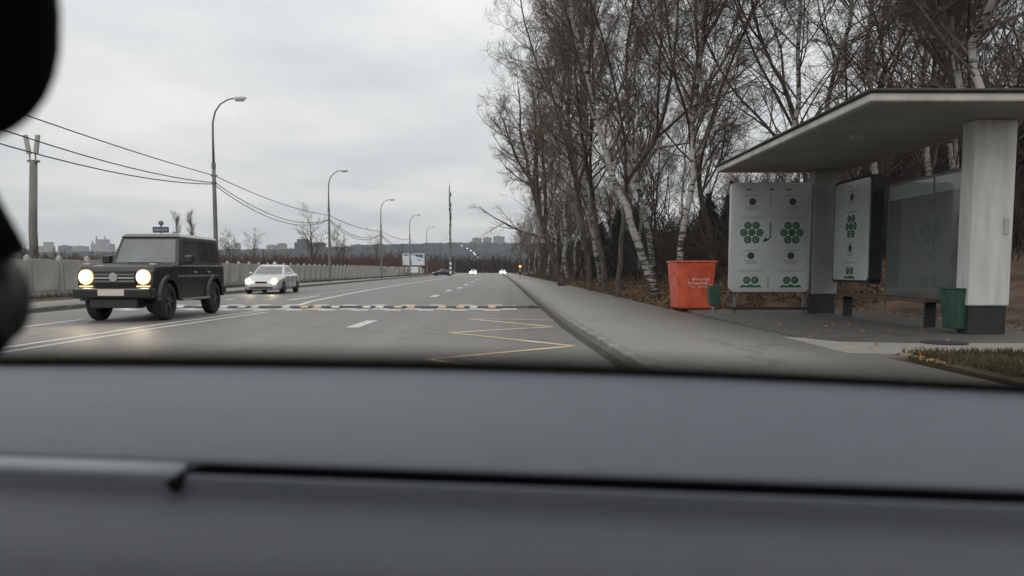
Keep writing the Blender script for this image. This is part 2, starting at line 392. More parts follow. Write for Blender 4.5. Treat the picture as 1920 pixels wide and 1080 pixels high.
# ------------------------------------------------------------------ trees
def grow(P, Rr, n, ratio, ang, K, rr, rng, tmin=.2, tmax=1., up=.0, wob=.12, tipr=.003, Lpow=.6, minL=.0):
    Nn, Kp, _ = P.shape; Mn = Nn*n
    L0 = np.linalg.norm(np.diff(P, axis=1), axis=2).sum(1)
    par = np.repeat(np.arange(Nn), n); t = np.tile((np.arange(n)+.5)/n, Nn) + rng.uniform(-.5, .5, Mn)/n
    t = tmin+(tmax-tmin)*np.clip(t, 0, 1)
    x = t*(Kp-1); i = np.minimum(x.astype(int), Kp-2); fr = (x-i)[:, None]
    a = P[par, i]; b = P[par, i+1]; pos = a*(1-fr)+b*fr; T = b-a; T /= np.linalg.norm(T, axis=1, keepdims=True)+1e-9
    rp = Rr[par, i]*(1-fr[:, 0])+Rr[par, i+1]*fr[:, 0]
    rnd = rng.normal(size=(Mn, 3)); pp = rnd-(rnd*T).sum(1, keepdims=True)*T; pp /= np.linalg.norm(pp, axis=1, keepdims=True)
    an = R(1)*(ang[0]+(ang[1]-ang[0])*rng.rand(Mn))[:, None]
    D = np.cos(an)*T+np.sin(an)*pp
    L = L0[par]*ratio*(1-Lpow*(t-tmin)/(1-tmin+1e-6))*rng.uniform(.6, 1.25, Mn); L = np.maximum(L, minL)
    Q = np.zeros((Mn, K, 3)); Q[:, 0] = pos; st = (L/(K-1))[:, None]
    for k in range(1, K):
        Q[:, k] = Q[:, k-1]+D*st
        D = D+np.array([0, 0, up])+rng.normal(size=(Mn, 3))*wob; D /= np.linalg.norm(D, axis=1, keepdims=True)
    r0 = np.maximum(rp*rr, tipr); s = np.linspace(0, 1, K)[None]
    RR = r0[:, None]*(1-s)+np.maximum(tipr, r0*.25)[:, None]*s
    return Q, RR
def tubes(P, Rr, sides=3):
    Nn, K, _ = P.shape
    T = np.empty_like(P); T[:, 1:-1] = P[:, 2:]-P[:, :-2] if K > 2 else T[:, 1:-1]; T[:, 0] = P[:, 1]-P[:, 0]; T[:, -1] = P[:, -1]-P[:, -2]
    T /= np.linalg.norm(T, axis=2, keepdims=True)+1e-9
    mean = P[:, -1]-P[:, 0]; mean /= np.linalg.norm(mean, axis=1, keepdims=True)+1e-9
    ref = np.where(np.abs(mean[:, 2:3]) > .8, np.array([[1., 0, 0]]), np.array([[0, 0, 1.]]))[:, None]
    A = np.cross(T, np.broadcast_to(ref, T.shape)); A /= np.linalg.norm(A, axis=2, keepdims=True)+1e-9; B = np.cross(T, A)
    an = np.arange(sides)*2*np.pi/sides
    V = P[:, :, None]+(A[:, :, None]*np.cos(an)[None, None, :, None]+B[:, :, None]*np.sin(an)[None, None, :, None])*Rr[:, :, None, None]
    base = (np.arange(Nn)*K*sides)[:, None, None]+(np.arange(K-1)*sides)[None, :, None]; k = np.arange(sides)[None, None]
    k2 = (k+1) % sides
    Fq = np.stack([base+k, base+k2, base+sides+k2, base+sides+k], -1).reshape(-1, 4)
    return V.reshape(-1, 3), Fq
def join(parts):
    V = []; Fq = []; o = 0
    for v, f in parts: V.append(v); Fq.append(f+o); o += len(v)
    return np.concatenate(V), np.concatenate(Fq)
def resample(pts, K):
    pts = np.array(pts, float); d = np.r_[0, np.cumsum(np.linalg.norm(np.diff(pts, axis=0), axis=1))]
    s = np.linspace(0, d[-1], K); return np.stack([np.interp(s, d, pts[:, i]) for i in range(3)], 1)
def tree_mesh(seed, path, r0, kind='birch', dens=1.0, crown0=.22, low=1.0):
    """path: trunk polyline from the base; returns (trunk V,F), (crown V,F), leaf points"""
    rng = np.random.RandomState(seed)
    T = resample(path, 22); L = np.linalg.norm(np.diff(T, axis=0), axis=1).sum()
    wob = np.cumsum(rng.normal(size=T.shape)*.004*L, 0); wob[:, 2] = 0; wob -= wob[0]; T = T+wob*.8
    tr = (r0*(1-np.linspace(0, 1, 22))**.85+.012); tr[0] *= 1.35; tr[1] *= 1.08
    P0 = T[None]; R0 = tr[None]
    tp = []; f1 = None
    if kind == 'birch':
        B1 = grow(P0, R0, int(38*dens), .30, (28, 50), 8, .42, rng, crown0, .98, up=.05, wob=.07, Lpow=.62)
        B2 = grow(*B1, 8, .42, (25, 50), 6, .5, rng, .15, 1, up=.03, wob=.10, tipr=.006, minL=.5)
        B3 = grow(*B2, 7, .55, (20, 55), 5, .6, rng, .15, 1, up=-.10, wob=.10, tipr=.0038, minL=.4)
        B4 = grow(*B3, 4, .60, (15, 45), 3, .8, rng, .1, 1, up=-.22, wob=.08, tipr=.003, minL=.3)
    elif kind == 'round':
        B1 = grow(P0, R0, 14, .55, (22, 48), 9, .6, rng, .28, .98, up=.04, wob=.08, Lpow=.3)
        B2 = grow(*B1, 6, .42, (25, 50), 6, .5, rng, .25, 1, up=.02, wob=.1, tipr=.012, minL=.5)
        B3 = grow(*B2, 4, .5, (25, 50), 4, .6, rng, .2, 1, up=.02, wob=.12, tipr=.009, minL=.35)
        B4 = grow(*B3, 2, .6, (25, 50), 3, .8, rng, .2, 1, up=.02, wob=.1, tipr=.007, minL=.25)
    elif kind == 'poplar':
        B1 = grow(P0, R0, 34, .20, (10, 22), 6, .5, rng, .18, .98, up=.06, wob=.05, Lpow=.55)
        B2 = grow(*B1, 5, .45, (10, 28), 5, .6, rng, .2, 1, up=.08, wob=.07, tipr=.01, minL=.4)
        B3 = grow(*B2, 3, .5, (15, 30), 3, .7, rng, .2, 1, up=.05, wob=.08, tipr=.008, minL=.3)
        B4 = grow(*B3, 2, .6, (15, 30), 3, .8, rng, .2, 1, up=.02, wob=.08, tipr=.007, minL=.25)
    else:
        F1 = grow(P0, R0, 4, .62, (16, 34), 14, .75, rng, .22, .6, up=.05, wob=.06, Lpow=.3)
        P1 = resample(T, 14)[None]; PA = np.concatenate([P1, F1[0]]); RA = np.concatenate([np.interp(np.linspace(0, 21, 14), np.arange(22), tr)[None], F1[1]])
        f1 = F1
        B1 = grow(PA, RA, int(16*dens), .32, (32, 62), 9, .5, rng, .22, .98, up=.045, wob=.10, Lpow=.45)
        B2 = grow(*B1, 6, .45, (28, 60), 6, .6, rng, .15, 1, up=.04, wob=.13, tipr=.007, minL=.5)
        B3 = grow(*B2, 7, .50, (25, 60), 4, .6, rng, .15, 1, up=.03, wob=.14, tipr=.0042, minL=.35)
        B4 = grow(*B3, 3, .60, (25, 55), 3, .8, rng, .1, 1, up=.02, wob=.12, tipr=.0031, minL=.25)
    tp.append(tubes(P0, R0, 10))
    if f1: tp.append(tubes(*f1, 8))
    cr = join([tubes(*B1, 5), tubes(*B2, 3), tubes(*B3, 3), tubes(*B4, 3)])
    return join(tp), cr, B4[0][:, -1]
def leaf_mesh(name, pts, rng, n, sz, m, parent):
    sel = pts[rng.choice(len(pts), n)] + rng.normal(size=(n, 3))*.12
    a = rng.normal(size=(n, 3)); a /= np.linalg.norm(a, axis=1, keepdims=True); b = np.cross(a, rng.normal(size=(n, 3))); b /= np.linalg.norm(b, axis=1, keepdims=True)
    s = sz*rng.uniform(.6, 1.3, (n, 1))
    V = np.stack([sel-a*s, sel-b*s*.6, sel+a*s, sel+b*s*.6], 1).reshape(-1, 3); Fq = np.arange(4*n).reshape(-1, 4)
    return tag(np_mesh(name, V, Fq, m, parent), kind='stuff')
def make_tree(name, seed, base, path, r0, label, kind='birch', group=None, dens=1., crown0=.22, leaves=0, cat='tree', twig='twig'):
    base = Vector(base); root = empty(name, base, label, cat, group)
    t, c, tips = tree_mesh(seed, [Vector(p)-base for p in path], r0, kind, dens, crown0)
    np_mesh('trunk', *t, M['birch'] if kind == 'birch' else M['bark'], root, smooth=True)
    np_mesh('crown', *c, M[twig], root)
    if leaves: leaf_mesh('leaves', tips, np.random.RandomState(seed+5), leaves, .05, M['leaf'], root)
    return root
def px_path(Y, pts, base_z):
    P = [at(x, y, Y) for x, y in pts]; P[0] = Vector((P[0].x, P[0].y, base_z-.15)); return P
heroes = [  # name, seed, depth, pixel trunk points up, radius, kind, label, dens, crown0, leaves
 ('bare_tree', 11, 50, [(1058,534),(1042,480),(1018,400),(1000,330),(985,250),(982,140)], .36, 'dark', 'thick dark trunked bare tree leaning out over the pavement at the wood edge', 1.05, .2, 1300),
 ('birch_tree', 12, 57, [(1068,525),(1058,455),(1047,330),(1062,180),(1072,20),(1075,-60)], .22, 'birch', 'slim white birch just right of the thick leaning dark trunk at the wood edge', 1., .2, 0),
 ('bare_tree', 13, 38, [(1110,545),(1100,490),(1088,420),(1075,330),(1060,200),(1066,40),(1070,-60)], .23, 'dark', 'dark straight trunk standing at the pavement edge between two white spotted birches', 1., .25, 900),
 ('birch_tree', 14, 44, [(1128,535),(1120,470),(1098,370),(1092,230),(1100,80),(1094,-60),(1090,-180)], .24, 'birch', 'white birch with heavily black spotted bark bending left above the brown bank', 1., .2, 0),
 ('bare_tree', 15, 36, [(1136,546),(1134,490),(1120,400),(1095,290),(1110,140),(1100,0),(1090,-120)], .20, 'dark', 'dark crooked tree close behind the spotted birch, twigs touching the pavement edge', .9, .25, 0),
 ('birch_tree', 16, 26, [(1234,566),(1205,478),(1178,400),(1150,330),(1112,190),(1085,60),(1060,-60),(1050,-220)], .22, 'birch', 'big white birch leaning strongly left, left of the orange container', .95, .30, 0),
 ('birch_tree', 17, 33, [(1226,530),(1216,440),(1210,360),(1196,250),(1188,120),(1200,-20),(1198,-200)], .19, 'birch', 'upright white birch right behind the strongly leaning birch', 1., .25, 0),
 ('birch_tree', 18, 24, [(1268,540),(1273,480),(1286,350),(1290,200),(1296,60),(1302,-80),(1305,-260)], .165, 'birch', 'slender bright white birch rising from behind the orange container', 1.1, .26, 300),
 ('bare_tree', 19, 29, [(1160,552),(1161,500),(1172,420),(1185,330),(1238,250),(1262,120),(1270,-40),(1275,-200)], .15, 'dark', 'thin dark tree with a bent stem between the leaning birch and the spotted birch', .9, .28, 0),
 ('bare_tree', 20, 30, [(1345,540),(1338,460),(1322,360),(1308,250),(1318,100),(1325,-60),(1325,-240)], .17, 'dark', 'dark twiggy tree with a reddish brown crown right of the container birch', 1.2, .25, 700),
 ('bare_tree', 21, 24, [(1520,520),(1510,330),(1494,223),(1465,110),(1439,39),(1420,-60),(1410,-260)], .13, 'dark', 'dark slender tree leaning left above the far end of the shelter roof', .8, .35, 0),
 ('birch_tree', 22, 23, [(1572,520),(1563,300),(1559,188),(1552,80),(1546,0),(1540,-120),(1538,-330)], .13, 'birch', 'grey white birch above the shelter roof, paired with a darker stem on its right', .9, .35, 0),
 ('birch_tree', 23, 17, [(1830,520),(1828,300),(1825,162),(1818,60),(1812,-20),(1806,-160),(1800,-460)], .16, 'birch', 'thick pale birch standing behind the shelter, left of the near column top', .9, .36, 0),
 ('birch_tree', 24, 16, [(1868,520),(1864,300),(1861,162),(1855,60),(1850,-20),(1846,-160),(1845,-460)], .17, 'birch', 'thick rough barked birch behind the shelter, straight above the near column', .9, .36, 0),
 ('bare_tree', 25, 19, [(1830,520),(1822,300),(1806,162),(1778,70),(1754,6),(1738,-60),(1722,-320)], .12, 'dark', 'dark tree slanting left behind the near half of the shelter roof', .9, .36, 0),
]
for nm, sd_, Y, pts, r0, kind, lab, dens, c0, lv in heroes:
    b0 = at(pts[0][0], pts[0][1], Y); bz = bank(b0.x, Y)
    r0 *= .62; pth = px_path(Y, pts, bz); rng_ = random.Random(sd_)
    for k in range(2, len(pth)): pth[k] = pth[k]+Vector((0, rng_.uniform(-.5, .7)*k*.5, 0))
    make_tree(nm, sd_, (b0.x, Y, bz-.1), pth, r0, lab, kind, 'trees of the roadside wood', dens, c0, lv)
# generic kinds for the rest of the wood
protos = []
for i, (kind, hh, r0) in enumerate((('birch',18,.12),('dark',14,.12),('birch',20,.13),('dark',16,.13))):
    rr = random.Random(i+50)
    path = [(0,0,-.3)]+[(rr.uniform(-.25,.25)*k, rr.uniform(-.25,.25)*k, hh*k/5) for k in range(1, 6)]
    protos.append((make_tree('birch_tree' if kind == 'birch' else 'bare_tree', 70+i, (0,0,0), path, r0, None, kind, None, .75, .25), kind))
rr = random.Random(9); first_used = set(); wood = []
spots = []
for k in range(13): spots.append((WX(60+k*11)+rr.uniform(.6, 2.6), 64+k*11+rr.uniform(-4, 4)))
for k in range(44):
    Y = rr.uniform(21, 130); X = rr.uniform(7.2, 11+Y*.42) if Y < 62 else rr.uniform(5, 9+Y*.22)
    spots.append((X, Y))
for k in range(5): spots.append((rr.uniform(11, 22), rr.uniform(15, 24)))
ROWL = ['bare tree in the thinning row far along the pavement towards the hill', 'bare tree standing inside the wood, behind the front row of trunks']
for n_, (X, Y) in enumerate(spots):
    pi = rr.choice([0, 1, 2, 3]) ; p, kind = protos[pi]
    if pi not in first_used: o = p; first_used.add(pi)
    else: o = copy_tree(p)
    o.location = (X, Y, bank(X, Y)-.05); o.rotation_euler = (rr.uniform(-.05,.05), rr.uniform(-.07,.05), rr.uniform(0, 6.28)); s = rr.uniform(.62, .98); o.scale = (s, s, s*rr.uniform(.9,1.08))
    deep = n_ >= 13
    w_ = 'white birch' if kind == 'birch' else 'dark stemmed'
    q_ = 960+X/Y*F
    where = 'left of the spotted birches' if q_ < 1110 else 'between the spotted birches and the leaning birch' if q_ < 1235 else 'behind the orange container' if q_ < 1370 else 'behind the wide ad panel' if q_ < 1525 else 'behind the middle of the shelter' if q_ < 1740 else 'at the far right behind the shelter'
    tag(o, (w_+' bare tree deep in the wood, '+where) if deep else (w_+' bare tree in the thinning row far along the pavement'), 'tree',
        ('%s trees deep in the wood '+where if deep else '%s trees far along the pavement') % w_)
# thickets: brush built of fine stems
def brush(name, seed, n, boxf, hh, m, label_kind='stuff', spread=.35, tw=5, tr=.008, low=0):
    rng = np.random.RandomState(seed); base = np.array([boxf(rng) for _ in range(n)])
    hgt = rng.uniform(hh[0], hh[1], n)*(base[:, 3] if base.shape[1] > 3 else 1); base = base[:, :3]; K = 5; P = np.zeros((n, K, 3)); P[:, 0] = base
    D = rng.normal(size=(n, 3))*spread; D[:, 2] = 1; D /= np.linalg.norm(D, axis=1, keepdims=True)
    for k in range(1, K):
        P[:, k] = P[:, k-1]+D*(hgt/(K-1))[:, None]; D = D+rng.normal(size=(n, 3))*.14; D /= np.linalg.norm(D, axis=1, keepdims=True)
    Rr = np.linspace(1, .3, K)[None]*np.full((n, 1), tr*2.2)
    B2 = grow(P, Rr, tw, .45, (20, 50), 4, .6, rng, .2, 1, up=.05, wob=.12, tipr=tr*.8)
    B3 = grow(*B2, 4, .5, (20, 55), 2, .6, rng, .2, 1, up=.02, wob=.12, tipr=tr*.6)
    return tag(np_mesh(name, *join([tubes(P, Rr), tubes(*B2), tubes(*B3)]), m), kind=label_kind)
def wbox(rng):
    Y = rng.uniform(21, 75); X = rng.uniform(6.0, 9+Y*.42); return (X, Y, bank(X, Y)-.05, 1)
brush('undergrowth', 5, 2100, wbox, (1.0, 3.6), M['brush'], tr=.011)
def wbox2(rng):
    Y = 60+200*rng.rand()**1.3; X = WX(Y)+.8+rng.uniform(0, 1)*(12+Y*.2); return (X, Y, bank(X, Y)-.05, 1)
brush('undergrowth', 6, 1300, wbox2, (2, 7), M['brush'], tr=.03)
def wbox3(rng):
    Y = rng.uniform(30, 130); X = rng.uniform(17+Y*.15, 26+Y*.5); return (X, Y, bank(X, Y)-.05, 1)
brush('undergrowth', 7, 4200, wbox3, (4, 12), M['brush'], tr=.035)
# dark young spruces in the wood
def spruce(loc, hh, label, seed):
    root = empty('spruce_tree', loc, label, 'tree', 'young spruces under the birches')
    MB().tube([(0,0,-.1),(0,0,hh*.5),(0,0,hh)], [.09,.05,.01], 6).build('trunk', M['bark'], root)
    rng = np.random.RandomState(seed); n = 2600; z = hh*(1-rng.rand(n)**.6*.92); r = (hh-z)*.30*(.35+.65*rng.rand(n)**.5)+.05; a = rng.rand(n)*6.28
    c = np.stack([r*np.cos(a), r*np.sin(a), z-.25*r], 1); d = np.stack([np.cos(a), np.sin(a), -.45+0*a], 1)*.28; s = np.stack([-np.sin(a), np.cos(a), 0*a+rng.normal(size=n)*.3], 1)*.09
    V = np.stack([c-d-s*.6, c-d+s*.6, c+d*.8+s*.2, c+d-s*.2], 1).reshape(-1, 3)
    np_mesh('crown', V, np.arange(4*n).reshape(-1, 4), M['conifer'], root)
for i, (x, y, Y, hh, lb) in enumerate(((1125,0,58,5.5,'dark green young spruce seen between the spotted birches'), (1160,0,52,6,'dark green young spruce behind the thin bent stem'),
        (1325,0,38,5,'dark green spruce in the shade right of the container birch'), (1190,0,60,6.5,'dark green spruce behind the strongly leaning birch'), (1370,0,44,6,'dark green spruce behind the left ad panel'))):
    X = (x-960)/F*Y; spruce((X, Y, bank(X, Y)), hh*.78, lb, i)
# fallen leaves and tufts near the pavement
def scatter(name, seed, n, boxf, sz, m, upr=.3):
    rng = np.random.RandomState(seed); c = np.array([boxf(rng) for _ in range(n)])
    a = rng.normal(size=(n, 3)); a[:, 2] *= upr; a /= np.linalg.norm(a, axis=1, keepdims=True); b = rng.normal(size=(n, 3)); b[:, 2] *= upr; b /= np.linalg.norm(b, axis=1, keepdims=True)
    s = sz*rng.uniform(.5, 1.4, (n, 1)); V = np.stack([c-a*s, c-b*s*.6, c+a*s, c+b*s*.6], 1).reshape(-1, 3)
    return tag(np_mesh(name, V, np.arange(4*n).reshape(-1, 4), m), kind='stuff')
def lbox(rng):
    Y = 8+60*rng.rand()**1.5; X = WX(Y)+.15+abs(rng.normal())*2.5
    if 9 < Y < 19.8: X = max(X, 8.6+rng.rand()*3) if rng.rand() < .97 else X
    z = bank(X, Y)+.05
    if Y < 19.7 and X < 12: z = .15
    return (X, Y, z)
scatter('fallen_leaves', 3, 16000, lbox, .034, M['leaf'])
M['leaf_old'] = mat('old wet leaves', (.05, .032, .018), .8, .5, 2, col2=(.13, .085, .045))
def lbox4(rng):
    Y = 20+45*rng.rand(); X = WX(Y)+.05+rng.rand()*9; return (X, Y, bank(X, Y)+.03)
scatter('fallen_leaves', 41, 42000, lbox4, .06, M['leaf_old'], 1.)
brush('fallen_twigs', 42, 500, lambda rng: lbox4(rng)+(1,), (.2, .7), M['brush'], tr=.005, spread=1.6)
def gbox(rng): return (rng.uniform(4.75, 9), rng.uniform(5, 9.1), .15)
def blades(name, seed, n, boxf, hh, m):
    rng = np.random.RandomState(seed); c = np.array([boxf(rng) for _ in range(n)]); a = rng.rand(n)*6.28
    s = np.stack([np.cos(a), np.sin(a), 0*a], 1)*.008; t = rng.normal(size=(n, 3))*.03; t[:, 2] = hh*rng.uniform(.5, 1.3, n)
    V = np.stack([c-s, c+s, c+t], 1).reshape(-1, 3); return tag(np_mesh(name, V, np.arange(3*n).reshape(-1, 3), m), kind='stuff')
blades('grass', 8, 22000, gbox, .07, M['grass'])
def gbox2(rng):
    Y = 62+130*rng.rand(); X = WX(Y)+.1+rng.rand()*4; return (X, Y, bank(X, Y)+.02)
blades('grass', 9, 12000, gbox2, .25, M['grass'])

# ------------------------------------------------------------------ far landscape
M['hill'] = mat('haze blue forest', (.012, .017, .024), 1, .4, .02, 0, col2=(.024, .031, .038), detail=10, stretch=(1, 1, 2))  # blue of the far air is partly put into the forest colour
M['farwood'] = mat('far bare wood', (.030, .026, .026), 1, .4, .05, 0, col2=(.055, .045, .042), detail=9)
def ridge(name, Y0, Y1, prof, m, seed, bump, x0=-1500, x1=1500, nxp=500):
    """a forested rise: prof gives the ridge line against picture columns"""
    rng = np.random.RandomState(seed); ky = 7; V = []
    px_ = np.linspace(x0, x1, nxp); base = rng.normal(size=nxp)
    for j in range(ky):
        t = j/(ky-1); Y = Y0+(Y1-Y0)*t
        for i, X in enumerate(px_):
            col = 960+X/Y1*F; top = (507-np.interp(col, *prof))/F*Y1+H
            z = top*math.sin(t*math.pi/2)**.8 + (rng.normal()*bump if t > .05 else -3)
            V.append((X, Y, z))
    for i, X in enumerate(px_): V.append((X, Y1+(Y1-Y0)*.6, -5))
    ky += 1
    Fq = [(j*nxp+i, j*nxp+i+1, (j+1)*nxp+i+1, (j+1)*nxp+i) for j in range(ky-1) for i in range(nxp-1)]
    return tag(np_mesh(name, V, Fq, m), kind='structure')
ridge('hills', 1100, 1900, ([-400,0,300,420,560,640,700,800,850,960,1100,1600,2400],[477,476,476,474,471,469,464,460,459,458,456,450,445]), M['hill'], 1, 1.6, -1900, 1900, 900)
ridge('low_hills', 500, 700, ([-400,0,420,560,700,800,900,1000,1300,2400],[487,486,486,487,486,488,494,496,480,470]), M['farwood'], 2, 1.1, -800, 900, 700)
def tbox(rng):     # brushwood behind the left fence
    Y = 26+190*rng.rand()**1.2; X = -19.6-abs(rng.normal())*(2+Y*.08); return (X, Y, -.1, 1.22+.017*Y+.25*(Y < 34))
brush('thicket', 21, 2300, tbox, (.75, 1.1), M['twig_red'], tr=.016, spread=.4)
def tbox2(rng):
    Y = rng.uniform(200, 420); X = rng.uniform(-150, -16-Y*.045); return (X, Y, -.1, 1)
brush('thicket', 22, 2000, tbox2, (3, 7), M['twig_red'], tr=.07)
def tbox3(rng):
    Y = rng.uniform(330, 480); X = rng.uniform(-60, 30); return (X, Y, -.1, 1)
brush('thicket', 23, 1000, tbox3, (4, 9), M['brush'], tr=.09)

# lone trees beyond the fence
def far_tree(x, ytop, Y, seed, label, r0=.2, kind='dark', name='bare_tree', lean=0, crown0=.3, dens=.6):
    b0 = Vector(((x-960)/F*Y, Y, -.1)); top = at(x+lean, ytop, Y)
    make_tree(name, seed, b0, [b0, b0.lerp(top, .4)+Vector((.2,0,0)), top], r0, label, kind, 'trees beyond the left fence', dens, crown0)
far_tree(583, 418, 105, 31, 'bare tree with a round open crown beyond the fence, left of the second lamp pole', .24, 'round')
far_tree(632, 452, 90, 32, 'small bare tree just right of the second lamp pole', .13, 'round')
far_tree(333, 408, 100, 33, 'narrow poplar like bare tree behind the black off-road car, the left of two', .10, 'poplar')
far_tree(358, 406, 95, 34, 'narrow poplar like bare tree behind the black off-road car, the right of two', .12, 'poplar')
far_tree(476, 447, 170, 35, 'faint small bare tree above the silver car', .16, 'round')
far_tree(706, 452, 170, 36, 'small bare tree beyond the fence near the third lamp pole', .16, 'round')
far_tree(430, 455, 90, 37, 'bare bushy tree at the rear edge of the black off-road car', .13, 'round')

# ------------------------------------------------------------------ far buildings
M['bld'] = mat('pale panel facade', (.26, .26, .27), .9, .12, .05)
M['bld2'] = mat('grey facade', (.12, .13, .15), .9, .12, .05)
M['bldr'] = mat('brownish facade', (.22, .185, .17), .9, .1, .05)
M['win'] = mat('dark window', (.05, .055, .065), .3, .1, .1)
def building(px0, px1, ytop, Y, mm, label, floors=10, cols=6, depth=16, steps=(), roofbox=True):
    x0, x1 = (px0-960)/F*Y, (px1-960)/F*Y; top = (507-ytop)/F*Y+H; cx = (x0+x1)/2; hw = (x1-x0)/2
    root = empty('apartment_building', (cx, Y, 0), label, 'building', 'far city buildings')
    b = MB().box(-hw, hw, 0, depth, -5, top)
    for (a, c, t2) in steps: b.box(-hw+2*hw*a, -hw+2*hw*c, -.8, depth*.8, -5, top+t2)
    b.build('wall', M[mm], root)
    if roofbox: MB().box(-hw*.4, hw*.3, depth*.3, depth*.6, top, top+2.6).build('roof_hut', M[mm], root)
    z0 = max(2, top-floors*3.1); w = MB()
    for f_ in range(floors):
        z = z0+f_*(top-z0)/floors
        for c in range(cols):
            xa = -hw+(c+.25)*2*hw/cols; w.box(xa, xa+1.0*hw/cols, -.25, .1, z+.9, z+2.3)
    tag(w.build('window', M['win'], root), kind='stuff')
building(886,903,447,2350,'bldr','left of the three tower blocks on the wooded ridge ahead',14,5)
building(906,922,446,2350,'bldr','middle tower block of the three on the wooded ridge ahead',14,5)
building(925,946,444,2300,'bld','widest and palest tower block on the ridge, next to the trees',14,7)
building(880,886,454,2400,'bldr','low block at the left foot of the ridge towers',8,2)
building(554,607,455,900,'bld2','long dark slab building behind the round bare tree',7,14,steps=((.1,.45,6.0-2),), roofbox=False)
building(442,451,456,2450,'bld','single pale tower block far left of the slab building',14,3)
building(502,521,460,2450,'bld','broad pale block left of the slab building',10,6)
building(522,538,457,2450,'bldr','taller pale block touching the broad one',12,5)
building(540,553,466,2450,'bld','low pale block beside the slab building',6,4)
building(660,685,459,2300,'bld','pale wide block on the horizon right of the second lamp pole',9,8)
building(464,500,467,2450,'bld2','low grey row of blocks on the horizon above the silver car',6,12)
building(75,103,462,2450,'bld','pale block with a rounded top just right of the antenna pole',7,7,steps=((.4,.95,14),))
building(113,135,461,2450,'bld2','grey block on the far left skyline',8,6)
building(138,166,462,2450,'bld','grey block between the antenna pole and the spired tower',8,8)
building(28,56,467,2450,'bld2','low block at the left end of the skyline, left of the antenna pole',5,8)
# spired tower building
Yc = 2500; cX = (191-960)/F*Yc
ct = empty('spired_building', (cX, Yc, 0), 'pale stepped building with pointed corner turrets on the far left skyline', 'building')
s = Yc/F; zz0 = H
def lvl(y): return (507-y)/F*Yc+H
MB().box(-17*s, 17*s, 0, 40, -5, lvl(457)).build('wall', M['bld'], ct)
MB().box(-9*s, 9*s, 5, 35, lvl(457), lvl(449)).build('tower', M['bld'], ct)
for k in (-8, 8, -15.5, 15.5):
    yb = 449 if abs(k) < 10 else 457
    MB().tube([(k*s, 8, lvl(yb+3)), (k*s, 8, lvl(yb-3)), (k*s, 8, lvl(yb-8))], [1.7*s, 1.4*s, .1], 8).build('turret', M['bld'], ct)

# ------------------------------------------------------------------ left fence
fence = empty('concrete_fence', (-18.3, 20, 0), 'long grey concrete panel fence with arched tops along the far pavement', 'fence')
FX = lambda y: float(np.interp(y, [0, 64, 120, 190], [-18.0, -18.3, -19.5, -22.0]))
arch = [(0,0)]+[(2*i/8, 1.42+.07*math.sin(math.pi*i/8)) for i in range(9)]+[(2,0)]
pm = MB().prism([(u+.09 if u == 0 else (u-.09 if u == 2 else u), v) for u, v in arch], 'x', -.05, .05)
pm.prism([(u*.78+.22, .25+v*.7) for u, v in [(0,0),(2,0),(2,1.42),(0,1.42)]], 'x', .05, .075)
pan = pm.build('panel', M['concrete'], fence); po = MB().box(-.09,.09,-.09,.09,-.1,1.55).build('post', M['concrete_d'], fence)
tip = MB().hexa([(-.07,-.07,0),(.07,-.07,0),(.07,.07,0),(-.07,.07,0),(-.02,-.02,.09),(.02,-.02,.09),(.02,.02,.09),(-.02,.02,.09)]).build('post_cap', M['concrete_d'], po)
meP, mePo, meT = pan.data, po.data, tip.data
for o in (tip, po, pan): bpy.data.objects.remove(o)
y = 20.0; far = MB(); n_ = 0
while y < 186:
    x, x2 = FX(y), FX(y+2); a = math.atan2(-(x2-x), 2)
    if y < 84:
        for nm, me in (('panel', meP), ('post', mePo)):
            o = bpy.data.objects.new(nm, me); COL.objects.link(o); o.parent = fence; o.location = (x+18.3, y-20, .12+random.uniform(-.015,.015)); o.rotation_euler = (0,random.uniform(-.012,.012),a)
            if nm == 'post':
                c = bpy.data.objects.new('post_cap', meT); COL.objects.link(c); c.parent = o; c.location = (0,0,1.55)
    else:
        far.box(x+18.3-.05, x+18.3+.05, y-20+.09, y-18-.09, 0, 1.57); far.box(x+18.3-.1, x+18.3+.1, y-20.1, y-19.9, 0, 1.78)
    y += 2
tag(far.build('panel_run', M['concrete'], fence), kind='stuff')
def vb(rng):
    Y = 24+160*rng.rand()**1.3; return (FX(Y)+.15+abs(rng.normal())*.35, Y, .1)
blades('verge_weeds', 31, 9000, vb, .22, M['grass'])
tag(slab('verge_left', lambda y: min(FX(y)-.6, LX(y)-3), lambda y: LX(y)-2.4, 10, 190, .11, M['litter']), kind='structure')

# ------------------------------------------------------------------ street lamps and cables
def lamp_post():
    root = empty('street_lamp', (0,0,0), None, 'street lamp', 'street lamps along the left pavement')
    MB().tube([(0,0,0),(0,0,.3),(0,0,4.5),(0,0,6.6)], [.14,.12,.105,.09], 10).build('pole', M['pole'], root, smooth=True)
    arm = [(0,0,6.6),(0,0,7.8),(.02,0,8.8),(.16,0,9.35),(.45,0,9.75),(.85,0,9.98),(1.2,0,10.05)]
    MB().tube(arm, [.075,.06,.05,.045,.04,.038,.036], 8).build('arm', M['pole'], root, smooth=True)
    MB().tube([(0,0,6.4),(0,0,6.7)], .11, 10).build('collar', M['pole'], root)
    hd = MB().tube([(1.15,0,10.05),(1.3,0,10.07),(1.55,0,10.08),(1.82,0,10.05)], [.05,.12,.16,.05], 8).build('lamp_head', M['lamp_white'], root, smooth=True)
    hd.scale = (1, 1, 1)
    MB().box(1.25,1.7,-.09,.09,9.9,9.95).build('diffuser', M['concrete_d'], hd)
    MB().box(-.16,.16,-.05,.05,6.0,6.08).box(-.13,.13,-.05,.05,5.62,5.7).build('bracket', M['pole'], root)
    return root
lamps = [(408,192),(619.5,323),(716,376),(769.5,404),(801,426)]
lp = []
